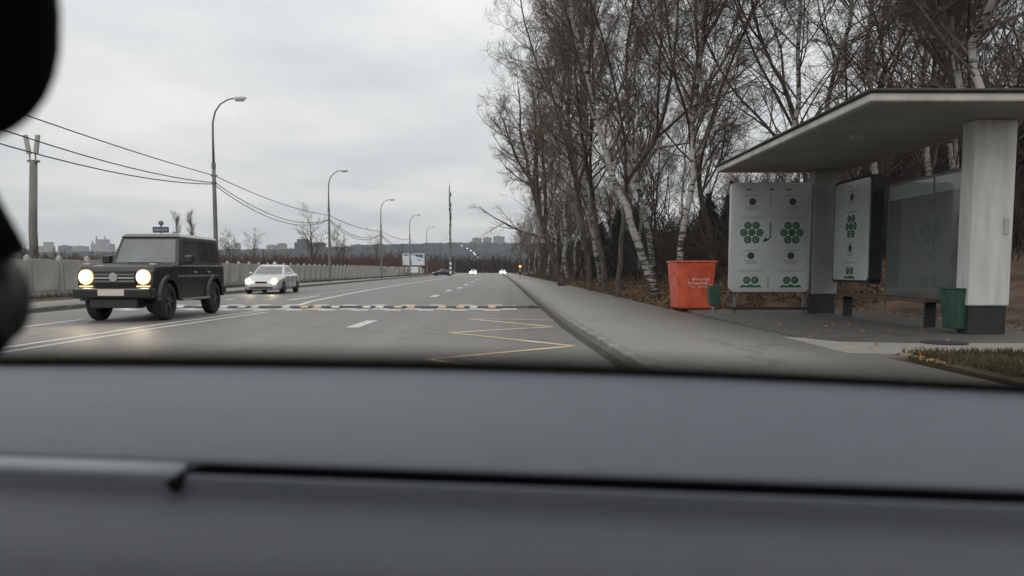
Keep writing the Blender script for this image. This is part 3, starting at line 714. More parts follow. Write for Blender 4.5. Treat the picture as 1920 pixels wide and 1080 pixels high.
LB = ['tall grey street lamp behind the black off-road car, nearest of the row', 'second street lamp of the row, right of the round bare tree', 'third street lamp of the row, left of the billboard',
      'street lamp whose pole passes in front of the billboard', 'street lamp just right of the billboard']
proto = lamp_post()
for i, (x, yt) in enumerate(lamps):
    Y = 8.98*F/(507-yt); o = proto if i == 0 else copy_tree(proto); X = (x-960)/F*Y
    o.location = (X, Y, .1); tag(o, LB[i], 'street lamp'); lp.append((X, Y))
for i, (x, yt, lb) in enumerate(((829,448,'faint far street lamp between the billboard lamp and the mast'), (853,455,'tiny far street lamp right of the tall mast'))):
    Y = 8.98*F/(507-yt); o = copy_tree(proto); o.location = ((x-960)/F*Y, Y, .1); tag(o, lb, 'street lamp')
lp = [(-19.5, -2.0)]+[(-16.4+.0, 10.5)]+lp
lp = [(-14.6, 9.5)]+lp[2:]
cab = [(0, 6.05, .35), (.06, 5.66, 1.0), (-.06, 5.6, 1.15)]
for i in range(len(lp)-1):
    (xa, ya), (xb, yb) = lp[i], lp[i+1]
    for j, (off, zc, sag) in enumerate(cab):
        za = zc+.1; zb = zc+.1
        if i == 0: za += (.15, .45, .05)[j]; sag *= .75
        b = MB().tube([(xa+(xb-xa)*t+off, ya+(yb-ya)*t, za+(zb-za)*t-sag*4*t*(1-t)) for t in np.linspace(0, 1, 17)], .022 if i < 2 else .03, 5).build('overhead_cable', M['cable'])
        which = ('reaching out of the picture on the left', 'between the first and second street lamp', 'between the second and third street lamp', 'between the third and fourth street lamp', 'between the fourth and fifth street lamp')[i]
        tag(b, ('upper', 'middle', 'lowest')[j]+' sagging black cable '+which, 'cable', 'overhead cables of the lamp row')
# antenna pole on the left
Y = 34; A = at(63, 305, Y); Xa = (68-960)/F*Y
ap = empty('antenna_pole', (Xa, Y, .05), 'stout grey pole with two white panel antennas at the left edge', 'antenna pole')
hp = A.z; MB().tube([(0,0,0),(0,0,hp*.5),(A.x-Xa,0,hp)], [.19,.175,.155], 14).build('pole', M['pole_conc'], ap, smooth=True)
MB().box(-.22,.22,-.12,.12,hp-.03,hp+.06).build('bracket', M['pole'], ap).location.x = A.x-Xa
for sx in (-1, 1):
    p = Vector((A.x-Xa+sx*.12, -.05, hp+.02))
    MB().cyl(p, p+Vector((sx*.02,0,.38)), .03, 8).build('antenna_stem', M['pole'], ap)
    q = p+Vector((sx*.03,0,.3)); r_ = q+Vector((sx*.13,0,.85)); wv = Vector((.085,0,0)); dv = Vector((0,.07,0))
    MB().hexa([q-wv-dv,q+wv-dv,q+wv+dv,q-wv+dv,r_-wv-dv,r_+wv-dv,r_+wv+dv,r_-wv+dv]).build('antenna', M['concrete_d'], ap, bevel=.02)
# tall slim mast with equipment
Y = 150; mx = (845-960)/F*Y; mt = empty('mast', (mx, Y, 0), 'very tall slim mast with clumps of equipment and striped foot in the middle distance', 'mast')
mh = (507-350)/F*Y+H
MB().tube([(0,0,0),(0,0,mh*.6),(-.1,0,mh)], [.22,.16,.10], 8).build('pole', M['pole'], mt)
for k in range(34):
    z = random.uniform(mh*.28, mh*.97); sx = random.choice((-1,1))
    MB().box(sx*.12-.13, sx*.12+.13, -.14, .1, z, z+random.uniform(.25, .8)).build('equipment_box', M['pole'] if k % 3 else M['concrete_d'], mt)
MB().tube([(-.1,0,mh-.6),(-.15,0,mh+.6)], .03, 5).build('aerial', M['pole'], mt)
for k in range(3): MB().tube([(0,0,.5+k*.9),(0,0,.95+k*.9)], .235, 10).build('stripe_band', M['lamp_white'], mt)
# billboard
Y = 140; bx = (776-960)/F*Y; bz0 = (507-498)/F*Y+H; bz1 = (507-475)/F*Y+H; hw = 21/F*Y
bb = empty('billboard', (bx, Y, 0), 'white roadside billboard with blue brush strokes behind the lamp row', 'billboard')
M['blue'] = mat('blue print', (.05, .13, .26), .6, .3, .5); M['bbwhite'] = mat('poster white', (.62, .66, .70), .6, .05, 1)
MB().box(-hw, hw, -.1, .25, bz0, bz1).build('frame', M['concrete_d'], bb)
pz = MB().box(-hw+.1, hw-.1, -.14, -.11, bz0+.1, bz1-.1).build('poster', M['bbwhite'], bb)
b = MB(); hz = bz1-bz0
for (a0, a1, c0, c1) in ((.04,.3,.82,.9),(.55,.95,.8,.92),(.35,.55,.88,.94),(.62,.86,.72,.80),(.68,.85,.42,.5),(.36,.42,.1,.75),(.1,.25,.9,.95),(.8,.95,.66,.78)):
    b.hexa([(-hw+2*hw*a0,-.155,bz0+hz*c0),(-hw+2*hw*a1,-.155,bz0+hz*(c0-.05)),(-hw+2*hw*a1,-.141,bz0+hz*(c0-.05)),(-hw+2*hw*a0,-.141,bz0+hz*c0),(-hw+2*hw*a0,-.155,bz0+hz*c1),(-hw+2*hw*(a1-.04),-.155,bz0+hz*(c1-.03)),(-hw+2*hw*(a1-.04),-.141,bz0+hz*(c1-.03)),(-hw+2*hw*a0,-.141,bz0+hz*c1)])
b.build('print', M['blue'], pz)
for k in (-.5, .5): MB().box(k*hw-.15, k*hw+.15, 0, .3, 0, bz0).build('leg', M['pole'], bb)
MB().box(-1.4, 1.4, .1, .2, bz0-1.3, bz0-.2).build('lower_board', M['lamp_white'], bb)
# blue sign with camera seen over the car roof
Y = 46; sx = (306-960)/F*Y; z0 = (507-437)/F*Y+H; z1 = (507-426)/F*Y+H
sg = empty('road_sign', (sx, Y, .1), 'small blue sign with round camera on top above the black off-road car', 'sign')
M['sblue'] = mat('blue sign', (.05, .09, .17), .5, .2, 3)
MB().box(-.5,.5,-.04,.04,z0-.1,z1-.1).build('sign_board', M['sblue'], sg, bevel=.05)
MB().cyl((0,.06,0),(0,.06,z1+.1),.05,8).build('pole', M['pole'], sg)
MB().tube([(0,.06,z1),(0,.06,z1+.06),(0,.06,z1+.2),(0,.06,z1+.27)],[.05,.15,.15,.06],10).build('camera_dome', M['pole'], sg)
b = MB()
for k in range(5): b.box(-.4+k*.17, -.29+k*.17, -.05, -.042, z0+.02, z0+.12)
b.build('print', M['concrete_d'], sg)
# sign post and orange signal on the right verge
Y = 95; sx = (970-960)/F*Y
sp = empty('signal_post', (sx+.9, Y, .1), 'thin post with a round sign turned away, at the far end of the pavement', 'sign')
MB().cyl((0,0,0),(0,0,(507-484)/F*Y+H),.05,8).build('pole', M['pole'], sp)
MB().disc((0,-.06,(507-482)/F*Y+H), .38, (0,1,0), .04, 18).build('sign_disc', M['pole'], sp)
og = empty('traffic_signal', (sx+.35, Y, .1), 'small signal box showing an orange light beside the far post', 'traffic light')
MB().box(-.2,.2,-.12,.12,.55,2.0).build('housing', M['rubber'], og, bevel=.03)
MB().cyl((0,0,0),(0,0,.55),.05,6).build('pole', M['pole'], og)
MB().disc((0,-.13,1.55), .16, (0,-1,0), .03, 12).build('light', emit('orange lamp', (1,.32,.10), 2.2), og)
MB().disc((0,-.13,1.05), .12, (0,-1,0), .03, 12).build('light', M['concrete_d'], og)
# lit lamps climbing the far hill
M['farlamp'] = emit('far lamp glow', (1,.97,.9), 1.6)
for i, (x, yy, Y) in enumerate(((876,466,520),(883,470,490),(888.5,474.5,470),(891,477.5,450),(896,483,430),(866,461,540))):
    p = at(x, yy, Y); o = empty('far_street_lamp', (p.x, Y, 0), ('second highest','third highest','middle','second lowest','lowest','highest')[i]+' tiny lit street lamp of the string on the wooded hill', 'street lamp', 'lit lamps on the hill')
    MB().cyl((0,0,0),(0,0,p.z),.09,5).build('pole', M['pole'], o); MB().box(-.35,.35,-.3,.3,p.z-.12,p.z+.3).build('lamp_head', M['farlamp'], o)

hb = MB().box(-6000, 6000, -300, 5200, -12, 260).build('haze', None); tag(hb, kind='stuff')
hm = bpy.data.materials.new('haze air'); hm.use_nodes = True; hn = hm.node_tree; hn.nodes.clear()
ho = N(hn, 'ShaderNodeOutputMaterial'); hv = N(hn, 'ShaderNodeVolumePrincipled'); hv.inputs['Density'].default_value = .00010
hv.inputs['Color'].default_value = (.90, .95, 1, 1); hn.links.new(hv.outputs[0], ho.inputs[1]); hb.data.materials.append(hm)
# ------------------------------------------------------------------ bus shelter
M['shel_white'] = mat('off white cladding', (.45, .455, .44), .55, .16, 2.2, .05, detail=9, stretch=(3, 3, .5))
M['shel_grey'] = mat('grey cladding', (.20, .195, .185), .6, .1, 2)
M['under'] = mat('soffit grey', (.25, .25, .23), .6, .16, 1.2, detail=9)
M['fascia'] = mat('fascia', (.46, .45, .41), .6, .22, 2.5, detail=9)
M['dark'] = mat('dark plinth', (.018, .018, .02), .7, .3, 5)
M['rooftop'] = mat('roof felt', (.05, .05, .05), .9)
M['sglass'] = glass('shelter glass', (.68, .76, .74), .26)  # diffuse share imitates the pane's pale reflection
M['tband'] = glass('frosted glass band', (.5, .62, .6), .62)
ZB = .126; ZR = H+2.365
sh = empty('bus_shelter', (6.5, 14.6, ZB), 'large bus shelter with flat overhanging roof, white column and glass back', 'bus shelter')
def SB(): return MB()
ox, oy, oz = 6.5, 14.6, ZB
def sb(x0,x1,y0,y1,z0,z1): return MB().box(x0-ox,x1-ox,y0-oy,y1-oy,z0-oz,z1-oz)
roof = sb(5.08,9.6,10.72,18.45,ZR,ZR+.16).build('roof', M['fascia'], sh, bevel=.03)
# (the roof narrows at the back: soffit stops there)
sb(5.04,9.64,10.68,18.49,ZR+.163,ZR+.25).build('roof_gutter', M['rooftop'], roof, bevel=.02)
bpy.data.objects.remove(roof); 
for o in [q for q in bpy.data.objects if q.parent is None and q.name.startswith('roof_gutter')]: bpy.data.objects.remove(o)
def plate(pts, z0, z1):
    b = MB(); return b.prism([(x-ox, y-oy) for x, y in pts], 'z', z0-oz, z1-oz)
RP = [(5.05,10.72),(8.05,10.72),(8.05,18.45),(4.98,18.45)]
roof = plate(RP, ZR+.012, ZR+.135).build('roof', M['fascia'], sh, bevel=.025)
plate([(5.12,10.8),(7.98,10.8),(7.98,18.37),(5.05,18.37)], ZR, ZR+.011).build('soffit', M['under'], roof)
plate([(5.0,10.66),(8.12,10.66),(8.12,18.5),(4.93,18.5)], ZR+.137, ZR+.18).build('gutter', M['rooftop'], roof, bevel=.02)
lmp = MB().disc((6.05-ox, 13.3-oy, ZR-oz), .12, (0,0,-1), .06, 16).build('ceiling_lamp', M['concrete_d'], roof)
def column(x0, x1, y0, y1, mm):
    c = sb(x0,x1,y0,y1,ZB+.46,ZR).build('column', mm, sh, bevel=.02); sb(x0+.03,x1-.03,y0+.03,y1-.03,ZB,ZB+.457).build('plinth', M['dark'], c); return c
c1 = column(7.27,7.93,11.9,12.25,M['shel_white']); c2 = column(7.12,7.72,17.75,18.1,M['shel_grey'])
# notice stuck on the near column
sb(7.78,7.86,11.885,11.897,1.72,1.98).build('notice', M['concrete'], c1)
# glass back wall: panes with thin gaps, frosted upper band
zt = H+1.72
for k in range(2):
    ya = 12.3+k*1.66; p = sb(7.80,7.815,ya,ya+1.63,.62,zt-.30).build('glass_pane', M['sglass'], sh)
    sb(7.80,7.815,ya,ya+1.63,zt-.295,zt).build('glass_band', M['tband'], p)
for k in range(3):
    ya = 12.27+k*1.66; sb(7.79,7.83,ya,ya+.03,ZB,zt+.02).build('glass_post', M['pole'], sh)
sb(7.78,7.84,12.25,15.62,zt+.003,zt+.05).build('glass_rail', M['pole'], sh)
sb(7.78,7.84,12.25,15.62,.55,.612).build('glass_rail', M['dark'], sh)
# bench
bn = sb(7.30,7.72,13.2,16.9,.58,.64).build('bench_seat', mat('bench wood', (.07,.045,.03), .6, .2, 6, stretch=(1,.1,1)), sh, bevel=.01)
for y_ in (13.4, 16.7): sb(7.42,7.62,y_,y_+.04,ZB,.578).build('bench_leg', M['dark'], bn)
# small low rail at the far end below the poster
sb(5.3,7.1,17.9,17.96,ZB+.08,ZB+.15).build('foot_rail', M['dark'], sh)
for x_ in (5.34, 7.0): sb(x_,x_+.06,17.97,18.03,ZB,.9).build('panel_leg', M['pole'], sh)
# ad panels
M['adframe'] = mat('ad frame silver', (.42,.43,.43), .4, .05, 2, metal=.2)
M['poster'] = mat('poster paper', (.37,.40,.41), .3, .14, .9, detail=7)
M['green'] = mat('poster green', (.018,.10,.035), .4, .2, 30)
M['dgreen'] = mat('poster dark green', (.008,.03,.014), .4, .2, 30)
M['ink'] = mat('poster grey ink', (.22,.24,.25), .5, .1, 20)
M['dink'] = mat('poster black ink', (.03,.035,.035), .5, .1, 20)
def rrect(x0,x1,z0,z1,r,n=5):
    P = []
    for (cx,cz,a0) in ((x1-r,z1-r,0),(x0+r,z1-r,90),(x0+r,z0+r,180),(x1-r,z0+r,270)):
        for i in range(n+1): a = R(a0+90*i/n); P.append((cx+r*math.cos(a), cz+r*math.sin(a)))
    return P
def ad_panel(loc, wd, hh, label, rz, cols, thick):
    root = empty('ad_panel', loc, label, 'ad panel', None, rz)
    MB().prism(rrect(0,wd,0,hh,.12), 'y', 0, thick).build('frame', M['adframe'], root)
    ps = MB().prism(rrect(.06,wd-.06,.06,hh-.06,.09), 'y', -.012, -.001).build('poster', M['poster'], root)
    g = MB(); d = MB(); k = MB(); ink = MB()
    y0 = -.013
    U = lambda u: u*wd
    V = lambda v: hh*(1-v)
    def dc(b, u, v, r, lay=0): b.disc((u, y0-.0012*lay, v), r, (0,-1,0), .001, 14)
    for cu in cols:
        c = U(cu)
        # flower emblems
        for (cv, part) in ((.457, 7), (.958, 3)):
            for q, (ax, az) in enumerate(((0,0),(-.095,.215),(.095,.215),(-.19,0),(.19,0),(-.095,-.215),(.095,-.215))):
                if part == 3 and az <= 0: continue
                zc = V(cv)+az*.78
                dc(d, c+ax, zc, .088); dc(g, c+ax, zc, .072 if q else .080, 1)
                if q: 
                    dc(ink, c+ax, zc, .040, 2); dc(d, c+ax, zc, .022, 3); d.box(c+ax-.0,c+ax+.042,y0-.0062,y0-.0050,zc-.012,zc+.012)
            if part == 3: g.prism([(c-.27,V(cv)-.005),(c+.27,V(cv)-.005),(c+.20,V(cv)+.06),(c+.1,V(cv)+.035),(c,V(cv)+.075),(c-.1,V(cv)+.035),(c-.20,V(cv)+.06)], 'y', y0-.002, y0-.001)
        dc(k, c, V(.175), .085); dc(k, c-.01, V(.668), .085)
        for vv, wds in ((.225,.16),(.245,.12),(.32,.30),(.715,.16),(.735,.12),(.805,.30),(.62,.18),(.12,.2)):
            x = c-wds
            while x < c+wds:
                l = random.uniform(.02,.06); ink.box(x, min(x+l,c+wds), y0-.001, y0, V(vv)-.018, V(vv)+.018); x += l+.02
        for a0, a1 in ((-.28,-.12),(.12,.28)): ink.box(c+a0,c+a1,y0-.001,y0,V(.175)-.006,V(.175)+.006); ink.box(c+a0,c+a1,y0-.001,y0,V(.668)-.006,V(.668)+.006)
        k.prism([(c-.17,V(.062)),(c-.02,V(.058)),(c-.05,V(.068)),(c-.15,V(.072))], 'y', y0-.001, y0)
    if len(cols) > 1:
        z = V(.37)
        while z > V(.50): l = random.uniform(.03,.07); d.box(U(.485),U(.505),y0-.001,y0,z-l,z); z -= l+.015
        z = V(.86)
        while z > V(.945): l = random.uniform(.03,.07); ink.box(U(.465),U(.495),y0-.001,y0,z-l,z); z -= l+.015
        z = V(.1)
        while z > V(.22): l = random.uniform(.03,.07); ink.box(U(.48),U(.5),y0-.001,y0,z-l,z); z -= l+.02
        d.prism([(U(.40),V(.548)),(U(.43),V(.50)),(U(.455),V(.515)),(U(.49),V(.50)),(U(.47),V(.53)),(U(.44),V(.535))], 'y', y0-.001, y0)
        k.prism([(U(.46),V(.062)),(U(.53),V(.056)),(U(.52),V(.07)),(U(.47),V(.07))], 'y', y0-.001, y0)
    for nm, b, mm in (('emblem_ring', d, 'dgreen'), ('emblem', g, 'green'), ('dot', k, 'dink'), ('print', ink, 'ink')):
        tag(b.build(nm, M[mm], ps), kind='stuff')
    return root
pl = at(1368, 547, 17.8); pr = at(1522, 342, 17.8)
ad_panel((pl.x, 17.8, pl.z), pr.x-pl.x, pr.z-pl.z, 'wide ad panel with two columns of green emblems at the shelter end', 0, (.262,.767), .16)
ad2 = ad_panel((7.49, 17.5, H-.27), 1.82, 2.28, 'ad panel on the back wall beside the glass, seen obliquely with a dark edge', R(-90), (.5,), .25)
for o in bpy.data.objects:
    if o.parent == ad2 and o.name.startswith('frame'): o.data.materials[0] = M['dark']
# thick dark edge of the second ad panel
# bins
M['orange'] = mat('orange red paint', (.50,.07,.032), .55, .2, 3.5, .15, col2=(.52,.095,.045), detail=9)
M['green_bin'] = mat('green bin paint', (.014,.058,.036), .6, .35, 6, .1, detail=9)
p0 = gp(1259,580,.12); p1 = gp(1334,580,.12); Yb = 19.3
cw = 1.10; c0 = (p0.x+p1.x)/2
cn = empty('waste_container', (c0+.0, Yb+.6, .12), 'orange tapered waste container with faded white lettering on the pavement edge', 'container')
def frus(x0,x1,y0,y1,z0,X0,X1,Y0,Y1,z1): return [(x0,y0,z0),(x1,y0,z0),(x1,y1,z0),(x0,y1,z0),(X0,Y0,z1),(X1,Y0,z1),(X1,Y1,z1),(X0,Y1,z1)]
hc = (580-487)/F*Yb
MB().hexa(frus(-.52,.52,-.45,.45,.03,-.62,.62,-.56,.56,hc-.04)).build('bin_body', M['orange'], cn, bevel=.04)
MB().box(-.64,.64,-.585,-.52,hc-.05,hc).box(-.64,.64,.52,.585,hc-.05,hc).box(-.64,-.58,-.515,.515,hc-.05,hc).box(.58,.64,-.515,.515,hc-.05,hc).build('rim', M['orange'], cn, bevel=.01)
cn.scale = (.84, 1, 1); b = MB(); rt = random.Random(3)
for row, (z, a, c, hh_) in enumerate(((.80,-.13,.50,.030),(.70,-.30,.52,.034),(.61,-.22,.48,.018))):
    x = a*.8
    while x < c*.8:
        l = rt.uniform(.03,.055); yy = -.452-(z/hc)*.11+.0
        b.box(x, x+l*.35, yy-.006, yy+.03, z-hh_, z+hh_); b.box(x+l*.35, x+l, yy-.006, yy+.03, z+(hh_*.3 if rt.random()<.5 else -hh_), z+(hh_ if rt.random()<.5 else -hh_*.2)); x += l+.018
        if rt.random() < .13: x += .05
b.build('lettering', mat('faded white letters', (.62,.42,.36), .6), cn)
for s_ in (-1,1): MB().cyl((s_*.56,-.25,hc-.3),(s_*.64,-.25,hc-.3),.035,8).build('lug', M['orange'], cn)
def litter_bin(x, ybase, ytop, ybot, px_w, label, post=True, Y=None):
    p = gp(x, ybase, .126); Y = p.y; w_ = px_w/F*Y/2; z0 = (507-ybot)/F*Y+H; z1 = (507-ytop)/F*Y+H
    o = empty('litter_bin', (p.x, Y, .126), label, 'bin')
    body = MB().hexa([(-w_*.85,-w_*.8,z0-.126),(w_*.85,-w_*.8,z0-.126),(w_*.85,w_*.8,z0-.126),(-w_*.85,w_*.8,z0-.126),(-w_,-w_,z1-.126),(w_,-w_,z1-.126),(w_,w_,z1-.126),(-w_,w_,z1-.126)]).build('bin_body', M['green_bin'], o, bevel=.02)
    MB().box(-w_*1.04,w_*1.04,-w_*1.04,w_*1.04,z1-.124,z1-.095).build('rim', M['green_bin'], o, bevel=.008)
    if post: MB().cyl((0,0,0),(0,0,z0-.13),.05,8).box(-.12,.12,-.12,.12,0,.03).build('post', M['pole'], o)
    return o
litter_bin(1337.5,590,538,572,22,'small green litter bin on a post in front of the orange container')
litter_bin(1807,624,543,616,64,'large dark green bin standing against the near column of the shelter', True)
# manhole and cracks
b = MB().disc((gp(1770,644,.12).x,gp(1770,644,.12).y,.123),.3,(0,0,1),.012,20).build('manhole_cover', M['dark']); tag(b, kind='structure')

# ------------------------------------------------------------------ vehicles
M['gpaint'] = mat('black car paint', (.008,.0095,.0095), .32, .1, 2, spec=.5, coat=.25)
M['groof'] = mat('dark roof paint', (.045,.05,.052), .25, .1, 2, spec=.6, coat=.8)
M['trim'] = mat('black trim', (.018,.018,.018), .6, .1, 5)
M['chrome'] = mat('chrome', (.5,.5,.5), .25, .05, 2, metal=.9)
M['carglass'] = mat('dark car glass', (.010,.012,.012), .08, .1, 2, spec=.9)
M['carglassf'] = mat('reflection grey windscreen glass', (.13,.145,.14), .10, .2, 2, spec=.9)  # grey green reflection is painted in as base colour
M['tyre'] = mat('tyre rubber', (.022,.022,.022), .8, .2, 10)
M['rim'] = mat('alloy rim', (.12,.12,.12), .35, .1, 3, metal=.7)
M['head'] = emit('headlight glow', (1,.86,.62), 26)
M['warm'] = emit('warm lamp glow', (1,.62,.28), 1.6)  # also fills the enlarged rings that imitate headlight glare
M['head2'] = emit('headlight glow far', (1,.9,.7), 20)
M['indic'] = mat('clear lamp cover', (.35,.33,.30), .3)
M['plate'] = mat('number plate', (.55,.50,.45), .5, .05, 5)
M['silver'] = mat('silver car paint', (.50,.51,.50), .3, .04, 2, metal=.25, coat=.6)
M['silver_d'] = mat('lower silver paint', (.30,.31,.31), .35, .04, 2, metal=.25, coat=.5)
M['redlamp'] = emit('tail light red', (1,.08,.05), 4)
def wheel(parent, x, y, r, wd, side, spokes=5):
    root = MB()
    pr = [(r*.62,-wd/2),(r*.9,-wd/2),(r*.985,-wd*.38),(r,-wd*.2),(r,wd*.2),(r*.985,wd*.38),(r*.9,wd/2),(r*.62,wd/2)]
    n = 28; v = []; f = []
    for i in range(n):
        a = 2*math.pi*i/n
        for (rr_, w_) in pr: v.append((w_, rr_*math.cos(a), rr_*math.sin(a)))
    k = len(pr)
    for i in range(n):
        for j in range(k): f.append([i*k+j, i*k+(j+1)%k, ((i+1)%n)*k+(j+1)%k, ((i+1)%n)*k+j])
    t = root.add(v, f).build('tyre', M['tyre'], None, smooth=False)
    w_ = bpy.data.objects.new('wheel', t.data); bpy.data.objects.remove(t); COL.objects.link(w_); w_.parent = parent; w_.location = (x, y, r)
    s_ = side
    b = MB().tube([(s_*wd*.1,0,0),(s_*wd*.3,0,0)], r*.61, 24); b.tube([(s_*wd*.28,0,0),(s_*wd*.46,0,0)], r*.14, 10)
    for q in range(spokes):
        a = 2*math.pi*q/spokes; c, s2 = math.cos(a), math.sin(a); ww = r*.075
        P = lambda rr_, o_, xx: (xx, rr_*c-o_*s2, rr_*s2+o_*c)
        x0, x1 = s_*wd*.3, s_*wd*.45
        b.hexa([P(r*.1,-ww,x0),P(r*.6,-ww*.8,x0),P(r*.6,ww*.8,x0),P(r*.1,ww,x0),P(r*.1,-ww,x1),P(r*.6,-ww*.8,x1*.95),P(r*.6,ww*.8,x1*.95),P(r*.1,ww,x1)])
    b.build('rim', M['rim'], w_)
    return w_
def spot(parent, loc, e):
    l = bpy.data.lights.new('headlight_lamp', 'SPOT'); l.energy = e; l.color = (1,.78,.5); l.spot_size = R(70); l.spot_blend = .8; l.shadow_soft_size = .1
    o = bpy.data.objects.new('headlight_lamp', l); COL.objects.link(o); o.parent = parent; o.location = loc; o.rotation_euler = (R(72), 0, R(180)); o.rotation_euler = Vector((0,-1,-.22)).to_track_quat('-Z','Y').to_euler()
# black off-road car, nose to -Y. local origin under the nose
def offroader(loc):
    root = empty('offroad_car', loc, 'black boxy off-road car with headlights on, oncoming beyond the double line', 'car')
    W = .88
    # hull: side profile with wheel arches, in (y,z)
    def archp(yc, r, n=7): return [(yc-r*math.cos(math.pi*i/n), .44+r*math.sin(math.pi*i/n)) for i in range(n+1)]
    bot = [(.12,.58),(.18,.50)]+archp(.80,.46)+[(1.3,.44),(3.1,.44)]+archp(3.62,.46)+[(4.2,.5),(4.38,.58)]
    hull = bot+[(4.40,.95),(4.38,1.22),(1.56,1.21),(1.42,1.20),(.22,1.13),(.10,1.08),(.08,.8)]
    MB().prism(hull, 'x', -W, W).build('body', M['gpaint'], root, bevel=.03, seg=3)
    hood = MB().hexa([(-.72,.14,1.10),(.72,.14,1.10),(.74,1.45,1.17),(-.74,1.45,1.17),(-.66,.2,1.175),(.66,.2,1.175),(.68,1.45,1.245),(-.68,1.45,1.245)]).build('bonnet', M['gpaint'], root, bevel=.03)
    for s_ in (-1,1):
        MB().hexa([(s_*.68,.16,1.09),(s_*.88,.16,1.09),(s_*.88,1.3,1.16),(s_*.68,1.3,1.16),(s_*.70,.2,1.165),(s_*.86,.2,1.165),(s_*.86,1.3,1.215),(s_*.70,1.3,1.215)]).build('fender_top', M['gpaint'], root, bevel=.02)
    # cabin (tapers in slightly)
    yw0, yw1 = 1.50, 1.86; yr0, yr1 = 4.36, 4.28; zt = 1.86; zb = 1.205; wt = .73; wb = .86
    cab = MB().hexa([(-wb,yw0,zb),(wb,yw0,zb),(wb,yr0,zb),(-wb,yr0,zb),(-wt,yw1,zt),(wt,yw1,zt),(wt,yr1,zt),(-wt,yr1,zt)]).build('cabin', M['gpaint'], root, bevel=.03, seg=3)
    MB().hexa([(-wt-.03,yw1-.06,zt-.015),(wt+.03,yw1-.06,zt-.015),(wt+.03,yr1+.04,zt-.015),(-wt-.03,yr1+.04,zt-.015),(-wt+.06,yw1+.06,zt+.075),(wt-.06,yw1+.06,zt+.075),(wt-.06,yr1-.05,zt+.075),(-wt+.06,yr1-.05,zt+.075)]).build('roof', M['groof'], root, bevel=.035, seg=3)
    def on_face(p00,p10,p01,p11,u0,u1,v0,v1,n,th):
        p00,p10,p01,p11 = map(Vector,(p00,p10,p01,p11)); n = Vector(n).normalized()
        def Q(u,v): return (p00*(1-u)+p10*u)*(1-v)+(p01*(1-u)+p11*u)*v
        c = [Q(u0,v0),Q(u1,v0),Q(u1,v1),Q(u0,v1)]; return MB().hexa([p-n*.02 for p in c]+[p+n*th for p in c])
    on_face((-wb,yw0,zb),(wb,yw0,zb),(-wt,yw1,zt),(wt,yw1,zt),.06,.94,.09,.90,(0,-1,.5),.006).build('windscreen', M['carglassf'], root)
    for s_ in (-1,1):
        for nm, u0, u1 in (('side_window',.11,.39),('side_window',.43,.69),('rear_side_window',.73,.95)):
            on_face((s_*wb,yw0,zb),(s_*wb,yr0,zb),(s_*wt,yw1,zt),(s_*wt,yr1,zt),u0,u1,.14,.88,(s_,0,.2),.006).build(nm, M['carglass'], root)
        MB().box(min(s_*.875,s_*.905),max(s_*.875,s_*.905),1.35,3.95,.93,.985).build('side_strip', M['chrome'], root)
        MB().box(min(s_*.877,s_*.90),max(s_*.877,s_*.90),.3,4.3,1.165,1.18).build('belt_line', M['pole'], root)
        for y_ in (1.52, 2.52, 3.40): MB().box(min(s_*.872,s_*.883),max(s_*.872,s_*.883),y_,y_+.012,.55,1.16).build('door_gap', M['trim'], root)
        for y_ in (2.25, 3.15): MB().box(min(s_*.88,s_*.93),max(s_*.88,s_*.93),y_,y_+.19,1.03,1.07).build('door_handle', M['chrome'], root, bevel=.01)
        # flares
        for yc in (.80, 3.62):
            v = []; f = []; n = 10
            for i in range(n+1):
                a = math.pi*i/n
                for rr_, xx in ((.45,.86),(.45,.95),(.53,.95),(.56,.87)): v.append((s_*xx, yc-rr_*math.cos(a), .44+rr_*math.sin(a)))
            for i in range(n):
                for j in range(4): f.append([i*4+j, i*4+(j+1)%4, (i+1)*4+(j+1)%4, (i+1)*4+j])
            MB().add(v, f).build('wheel_flare', M['gpaint'], root)
        MB().box(min(s_*.84,s_*1.0),max(s_*.84,s_*1.0),1.4,3.05,.40,.455).build('running_board', M['chrome'], root, bevel=.01)
        mr = MB().box(min(s_*.93,s_*1.14),max(s_*.93,s_*1.14),1.62,1.78,1.24,1.43).build('door_mirror', M['gpaint'], root, bevel=.03)
        MB().box(min(s_*.86,s_*.95),max(s_*.86,s_*.95),1.67,1.73,1.26,1.3).build('mirror_arm', M['trim'], mr)
        # headlights and indicators
        hl = MB().tube([(s_*.66,.12,.945),(s_*.66,.020,.945)], .155, 20).build('headlight', M['warm'], root)  # wide glowing ring stands in for the glare around the lens
        MB().tube([(s_*.66,.034,.945),(s_*.66,.015,.945)], .128, 20).build('lens', M['head'], hl)
        ind = MB().box(s_*.76-.08,s_*.76+.08,.28,.42,1.19,1.235).build('indicator', M['indic'], root, bevel=.015)
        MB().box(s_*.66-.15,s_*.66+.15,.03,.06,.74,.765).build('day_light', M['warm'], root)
        spot(root, (s_*.66,-.05,.94), 60)
        for yy, nm in ((.80,'w'),(3.62,'w')): wheel(root, s_*.78, yy, .41, .27, s_)
    gr = MB().box(-.48,.48,.03,.11,.80,1.075).build('grille', M['trim'], root, bevel=.01)
    for z in (.84,.91,.98): MB().box(-.46,.46,.005,.028,z,z+.035).build('grille_bar', M['chrome'] if z == .91 else M['pole'], gr)
    MB().disc((0,.003,.945), .095, (0,-1,0), .02, 20).build('emblem', M['chrome'], gr)
    bp_ = MB().box(-.90,.90,-.12,.2,.50,.72).build('front_bumper', M['gpaint'], root, bevel=.04)
    MB().box(-.3,.3,-.145,-.122,.56,.69).build('number_plate', M['plate'], bp_, bevel=.005)
    MB().box(-.55,.55,-.05,.35,.30,.495).build('skid_plate', M['trim'], root, bevel=.02)
    MB().box(-.90,.90,4.3,4.5,.50,.70).build('rear_bumper', M['gpaint'], root, bevel=.03)
